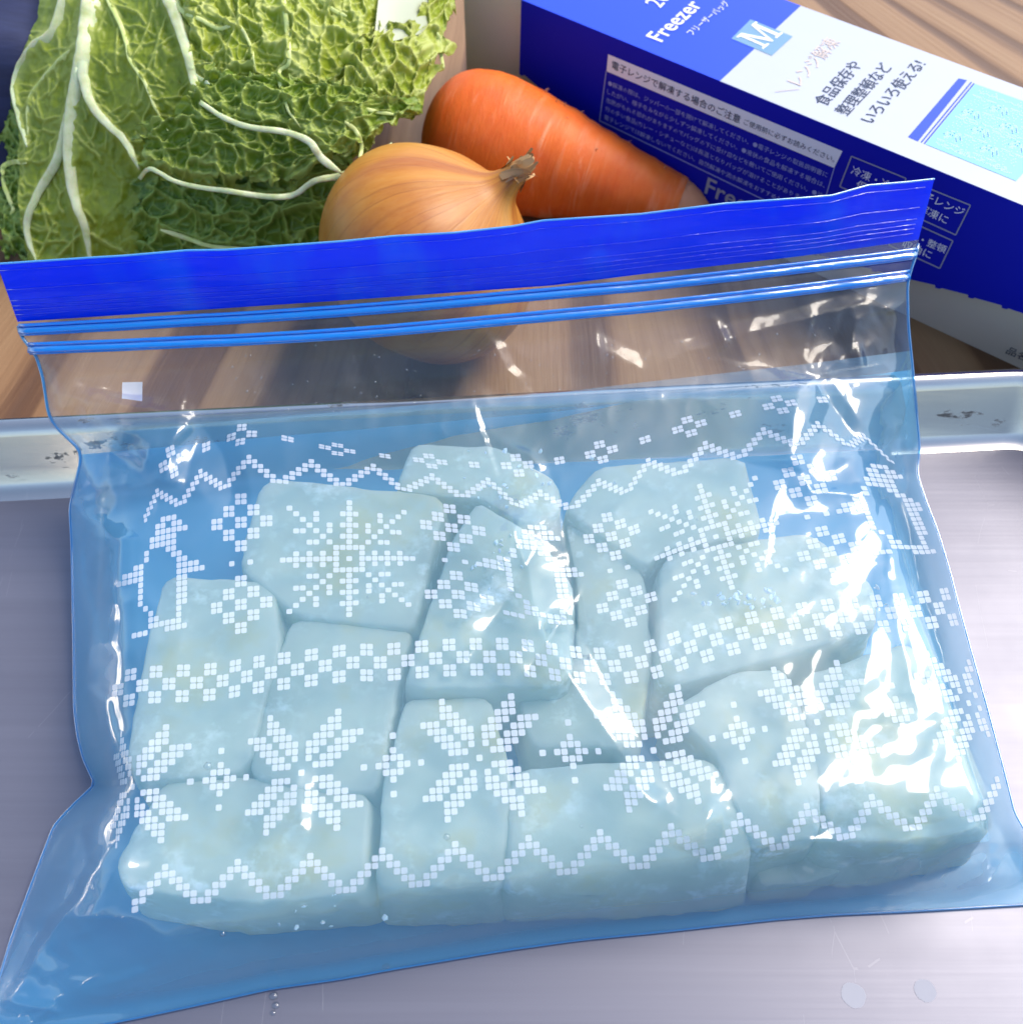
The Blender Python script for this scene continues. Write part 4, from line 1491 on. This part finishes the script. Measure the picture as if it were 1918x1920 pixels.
BRANCH = []
for p_, a, b in VEINS:
    if max(a, b) < 8:
        continue
    q_ = spline(p_, 40)
    step = rng.integers(3, 6)
    for t_ in range(3, 38, int(step)):
        d_ = q_[t_ + 1] - q_[t_ - 1]
        d_ /= np.hypot(*d_) + 1e-6
        for sg_ in (1, -1):
            if rng.random() < .35:
                continue
            an = sg_ * rng.uniform(.6, 1.1)
            cur = q_[t_].copy()
            pth = [tuple(cur)]
            for k_ in range(rng.integers(3, 6)):
                dr2 = np.array([d_[0] * math.cos(an) - d_[1] * math.sin(an), d_[0] * math.sin(an) + d_[1] * math.cos(an)])
                cur = cur + dr2 * rng.uniform(10, 20)
                pth.append(tuple(cur))
                an += rng.normal(0, .35) - sg_ * .06
            BRANCH.append((pth, rng.uniform(3, 4.5), 2))


def leaf(name, rows, mat, off, nu=150, nv=140, cell=34, dome=.10, frill=.12, seed=0, fold=None, ridges=0.0, aniso=1.0, bow=0.0, label=None, net=1.0):
    rows_ = np.array([[a[0], a[1], b[0], b[1]] for a, b in rows], float)
    rw = spline(rows_, nv)
    uu = np.linspace(0, 1, nu)[None, :]
    vv = np.linspace(0, 1, nv)[:, None] * np.ones((1, nu))
    uu = uu * np.ones((nv, 1))
    px = rw[:, 0:1] * (1 - uu) + rw[:, 2:3] * uu
    py = rw[:, 1:2] * (1 - uu) + rw[:, 3:4] * uu
    py = py + bow * (1 - vv) ** 2 * 4 * uu * (1 - uu)
    ed = np.minimum(np.minimum(uu, 1 - uu) * 2.2, np.minimum(vv, 1 - vv) * 2.2)
    e = np.clip(1 - ed / .28, 0, 1)
    fx, fy = fbm(uu * 16, vv * 16, seed, 3), fbm(uu * 16 + 9, vv * 16, seed + 3, 3)
    px = px + e ** 2 * 26 * fx * frill / .12
    py = py + e ** 2 * 26 * fy * frill / .12
    wx = 30 * fbm(px / 60, py / 60, seed + 5, 3)
    wy = 30 * fbm(px / 60 + 31, py / 60, seed + 6, 3)
    f1_, f2_ = voro((px + wx) / cell, (py + wy) / cell / aniso, seed)
    g1, g2 = voro((px + wx * .6) / (cell * .42), (py + wy * .6) / (cell * .42), seed + 2)
    d = f2_ - f1_
    d2 = g2 - g1
    vein = np.clip(np.exp(-(d / .11) ** 2) + .45 * np.exp(-(d2 / .14) ** 2), 0, 1) * net
    tr_h = 0 * px
    for pth, a_, b_ in VEINS + BRANCH:
        pa = np.array(pth)
        if pa[:, 0].max() < px.min() - 20 or pa[:, 0].min() > px.max() + 20:
            continue
        bxm = (px > pa[:, 0].min() - 30) & (px < pa[:, 0].max() + 30) & (py > pa[:, 1].min() - 30) & (py < pa[:, 1].max() + 30)
        if not bxm.any():
            continue
        dd_, _, tt_ = seg_dist(px[bxm], py[bxm], pth)
        wd_ = (a_ + (b_ - a_) * tt_)
        g_ = np.exp(-(dd_ / (wd_ * .62 + 1.5)) ** 2)
        vein[bxm] = np.maximum(vein[bxm], g_ * np.clip(.62 + wd_ / 20, 0, 1))
        tr_h[bxm] = np.maximum(tr_h[bxm], g_ * (.045 + wd_ * .0075))
    P = at(px, py, cab_z(px, py))
    N = toward(P) * .6 + np.array([0, -.1, .5])
    h = off + dome * (.9 * np.exp(-(d / .16) ** 2) + .45 * np.exp(-(d2 / .2) ** 2) - .8 * sstep(0, .6, d) + .9 * fbm(px / 26, py / 26, seed + 8, 3))
    h = h + .20 * fbm(px / 110, py / 110, seed + 7, 2) + frill * e ** 1.5 * 1.6 * fbm(uu * 9, vv * 9, seed + 9, 3)
    h = h + tr_h
    if ridges:
        gx_ = (px - 150) / (1.2 + (520 - py) / 420)
        h = h + ridges * (fbm(gx_ / 16, py / 190, seed + 20, 3) + .6 * fbm(px / 11, py / 13, seed + 21, 2))
    if fold is not None:
        h = h + fold(uu, vv, px, py)
    # tuck the edges down on to the layer below
    h = h - .10 * np.clip(1 - ed / .07, 0, 1) * (off > .05)
    P = P + N * h[..., None]
    o = grid_obj(name, P, mat, cab)
    at_ = o.data.attributes.new('vein', 'FLOAT', 'POINT')
    at_.data.foreach_set('value', vein.ravel().astype(np.float32))
    if label:
        o['label'] = label
    return px, py, P, o


LV = {}
LV['back'] = leaf('leaf', [((10, 470), (120, 500)), ((-12, 400), (110, 400)), ((-4, 330), (110, 330)), ((2, 270), (110, 270)), ((14, 200), (110, 200)), ((30, 170), (110, 180))], M['leaf_dark'], -.30, 70, 120, 30, .12, .14, 11, label='dark curled leaf at the far left')
LV['outer'] = leaf('leaf', [((58, 520), (520, 520)), ((46, 440), (540, 440)), ((40, 330), (520, 330)), ((32, 230), (500, 240)), ((24, 150), (480, 150)), ((52, 70), (470, 70)), ((75, -20), (460, -20)), ((90, -120), (455, -120))], M['leaf'], .0, 230, 240, 58, .035, .05, 1, net=.22, ridges=.09, aniso=1.8, label='big outer leaf with a forked white midrib')
LV['upper'] = leaf('leaf', [((400, 300), (690, 300)), ((390, 240), (720, 240)), ((372, 160), (740, 170)), ((352, 70), (745, 90)), ((335, -20), (735, 0)), ((320, -110), (720, -100))], M['leaf_light'], .12, 200, 200, 50, .13, .06, 2, aniso=1.5, ridges=.05, label='yellow green crinkled upper leaf')
LV['frill'] = leaf('leaf', [((640, 225), (700, 235)), ((628, 200), (792, 215)), ((650, 130), (812, 150)), ((690, 85), (838, 70)), ((790, 40), (850, 0)), ((815, -40), (852, -60)), ((820, -110), (850, -120))], M['leaf_light'], .42, 130, 130, 34, .13, .20, 3, label='frilly pale leaf edge at the right')
LV['low'] = leaf('leaf', [((300, 510), (640, 500)), ((262, 450), (650, 440)), ((250, 390), (640, 380)), ((268, 330), (650, 330)), ((290, 290), (650, 290))], M['leaf_dark'], .28, 170, 120, 50, .09, .16, 4, label='dark green leaf folded low behind the bag')
LV['fold'] = leaf('leaf', [((300, 338), (735, 262)), ((286, 300), (776, 236)), ((275, 262), (785, 215)), ((345, 225), (735, 205)), ((380, 185), (700, 190)), ((385, 142), (640, 180))], M['leaf_dark'], .62, 210, 130, 46, .11, .15, 5, aniso=.75, ridges=.04, bow=64, label='leaf folded forward over the dark one with a white rib along its edge',
                  fold=lambda u_, v_, x, y: .25 * np.sin(np.pi * np.clip(v_ * 1.1, 0, 1)) + .34 * np.exp(-(v_ / .22) ** 2))
LV['fold'][3].data.materials[0] = leaf_mat('folded_leaf', (0.10, 0.20, 0.010), (0.22, 0.30, 0.018), (0.38, 0.47, 0.10))


def cab_pt(px, py, off):
    """point on the frontmost leaf of the cabbage"""
    best = None
    for key in LV:
        X, Y, P, _ = LV[key]
        d = (X - px) ** 2 + (Y - py) ** 2
        i = np.unravel_index(np.argmin(d), d.shape)
        if d[i] < 100:
            q = P[i]
            dist = np.linalg.norm(q - CAM)
            if best is None or dist < best[0]:
                best = (dist, q)
    P0 = at(px, py, cab_z(px, py))
    if best is None:
        dd = np.linalg.norm(P0 - CAM)
    else:
        dd = best[0]
    r_ = rays(px, py)
    r_ = r_ / np.linalg.norm(r_)
    return CAM + r_ * (dd - off)


def vein(path, w0, w1, mat='rib', name='vein', n=None, lift=0.0):
    q = spline(path, n or max(12, len(path) * 7))
    q[:, 0] += 1.2 * vnoise(q[:, 1] / 14, q[:, 0] / 14, 33)
    P = np.array([cab_pt(x, y, .02) for x, y in q])
    dist = np.linalg.norm(P - CAM, axis=1)
    for _ in range(4):
        dist[1:-1] = (dist[:-2] + 2 * dist[1:-1] + dist[2:]) / 4
    r_ = rays(q[:, 0], q[:, 1])
    r_ /= np.linalg.norm(r_, axis=1, keepdims=True)
    wd = np.linspace(w0, w1, len(q)) * dist / F / 2 * 1.03
    wd = wd * (1 + .07 * vnoise(np.arange(len(q)) * .5, 0 * wd, 44))
    small = max(w0, w1) < 12
    tp = np.linspace(0, 1, len(q))
    if small:
        wd = wd * np.minimum(1, .35 + 4 * np.minimum(tp, 1 - tp))
    else:
        wd = wd * np.minimum(1, .3 + 6 * (1 - tp))
    P = CAM + r_ * (dist + wd * (.3 if small else .12) - lift)[:, None]
    mid = len(P) // 2
    return mesh_obj(name, *tube(P, wd * (.95 if small else .92), 10, .4, -r_[mid]), M['vein' if small and mat == 'rib' else mat], cab)


for p_, a, b in VEINS:
    if max(a, b) < 8:
        continue
    vein(p_, a, b, lift=(.12 if b == 13 else .19) if b in (13, 15) and a < 9 else (.035 if max(a, b) >= 12 else 0))


def cab_patch(pix, off, mat, name, n=16):
    a, b, c, d = (np.array(q, float) for q in pix)
    uu = np.linspace(0, 1, n)[None, :, None]
    vv = np.linspace(0, 1, n)[:, None, None]
    X = (a * (1 - uu) + b * uu) * (1 - vv) + (d * (1 - uu) + c * uu) * vv
    P = at(X[..., 0], X[..., 1], cab_z(X[..., 0], X[..., 1]))
    bul = np.sin(np.pi * uu[..., 0]) * .12 * np.ones((n, 1))
    P = P + toward(P) * (off + bul)[..., None]
    return grid_obj(name, P, mat, cab)


cab_patch([(722, -120), (822, -120), (800, 60), (700, 86)], .36, M['white_rib'], 'white_stalk')
cab_patch([(655, 178), (684, 178), (668, 225), (638, 225)], .50, M['white_rib'], 'white_stalk')
# solid heart of the head, seen only between and behind the leaves
th = np.linspace(0, 2 * np.pi, 48, endpoint=False)
ph = np.linspace(-np.pi / 2, np.pi / 2, 26)
E = np.stack([-7.6 + 4.7 * np.cos(ph)[:, None] * np.cos(th), 26.6 + 4.9 * np.cos(ph)[:, None] * np.sin(th), 2.75 + 2.85 * np.sin(ph)[:, None] + 0 * th], -1)
hb = mesh_obj('heart', E.reshape(-1, 3), [list(q) for q in grid_faces(48, 26, True)], M['leaf'], cab)

# ------------------------------------------------------------------ dark cushion at the far left
m = MT('navy_canvas')
v = m.coords((20, 160, 160))
n_ = m.noise(v, 1.0, 4)
M['navy_cloth'] = m.done(m.pbsdf(m.ramp(n_, [(0.3, (0.008, 0.012, 0.045)), (0.7, (0.02, 0.03, 0.10))]), 0.8, Normal=m.bump(n_, .5, .001)).outputs[0])
cush = thing('cushion', 'dark navy ribbed cushion behind the cabbage in the upper left corner', 'cushion', (-20, 30, TZ))
cv = []
nx_, ny_ = 60, 80
for (z0) in (1, -1):
    pass
X0, X1, Y0, Y1, HC = -34.0, -11.2, 23.6, 40.0, 4.6
uu = np.linspace(-1, 1, nx_)[None, :] * np.ones((ny_, 1))
vv = np.linspace(-1, 1, ny_)[:, None] * np.ones((1, nx_))
q = (1 - np.abs(uu) ** 14) ** .25 * (1 - np.abs(vv) ** 14) ** .25
zt = TZ + .02 + (HC - TZ) * q + .10 * np.sin(vv * 26 + .2 * np.sin(uu * 5)) * q
T = np.stack([(X0 + X1) / 2 + uu * (X1 - X0) / 2, (Y0 + Y1) / 2 + vv * (Y1 - Y0) / 2, zt], -1)
grid_obj('cover', T, M['navy_cloth'], cush)
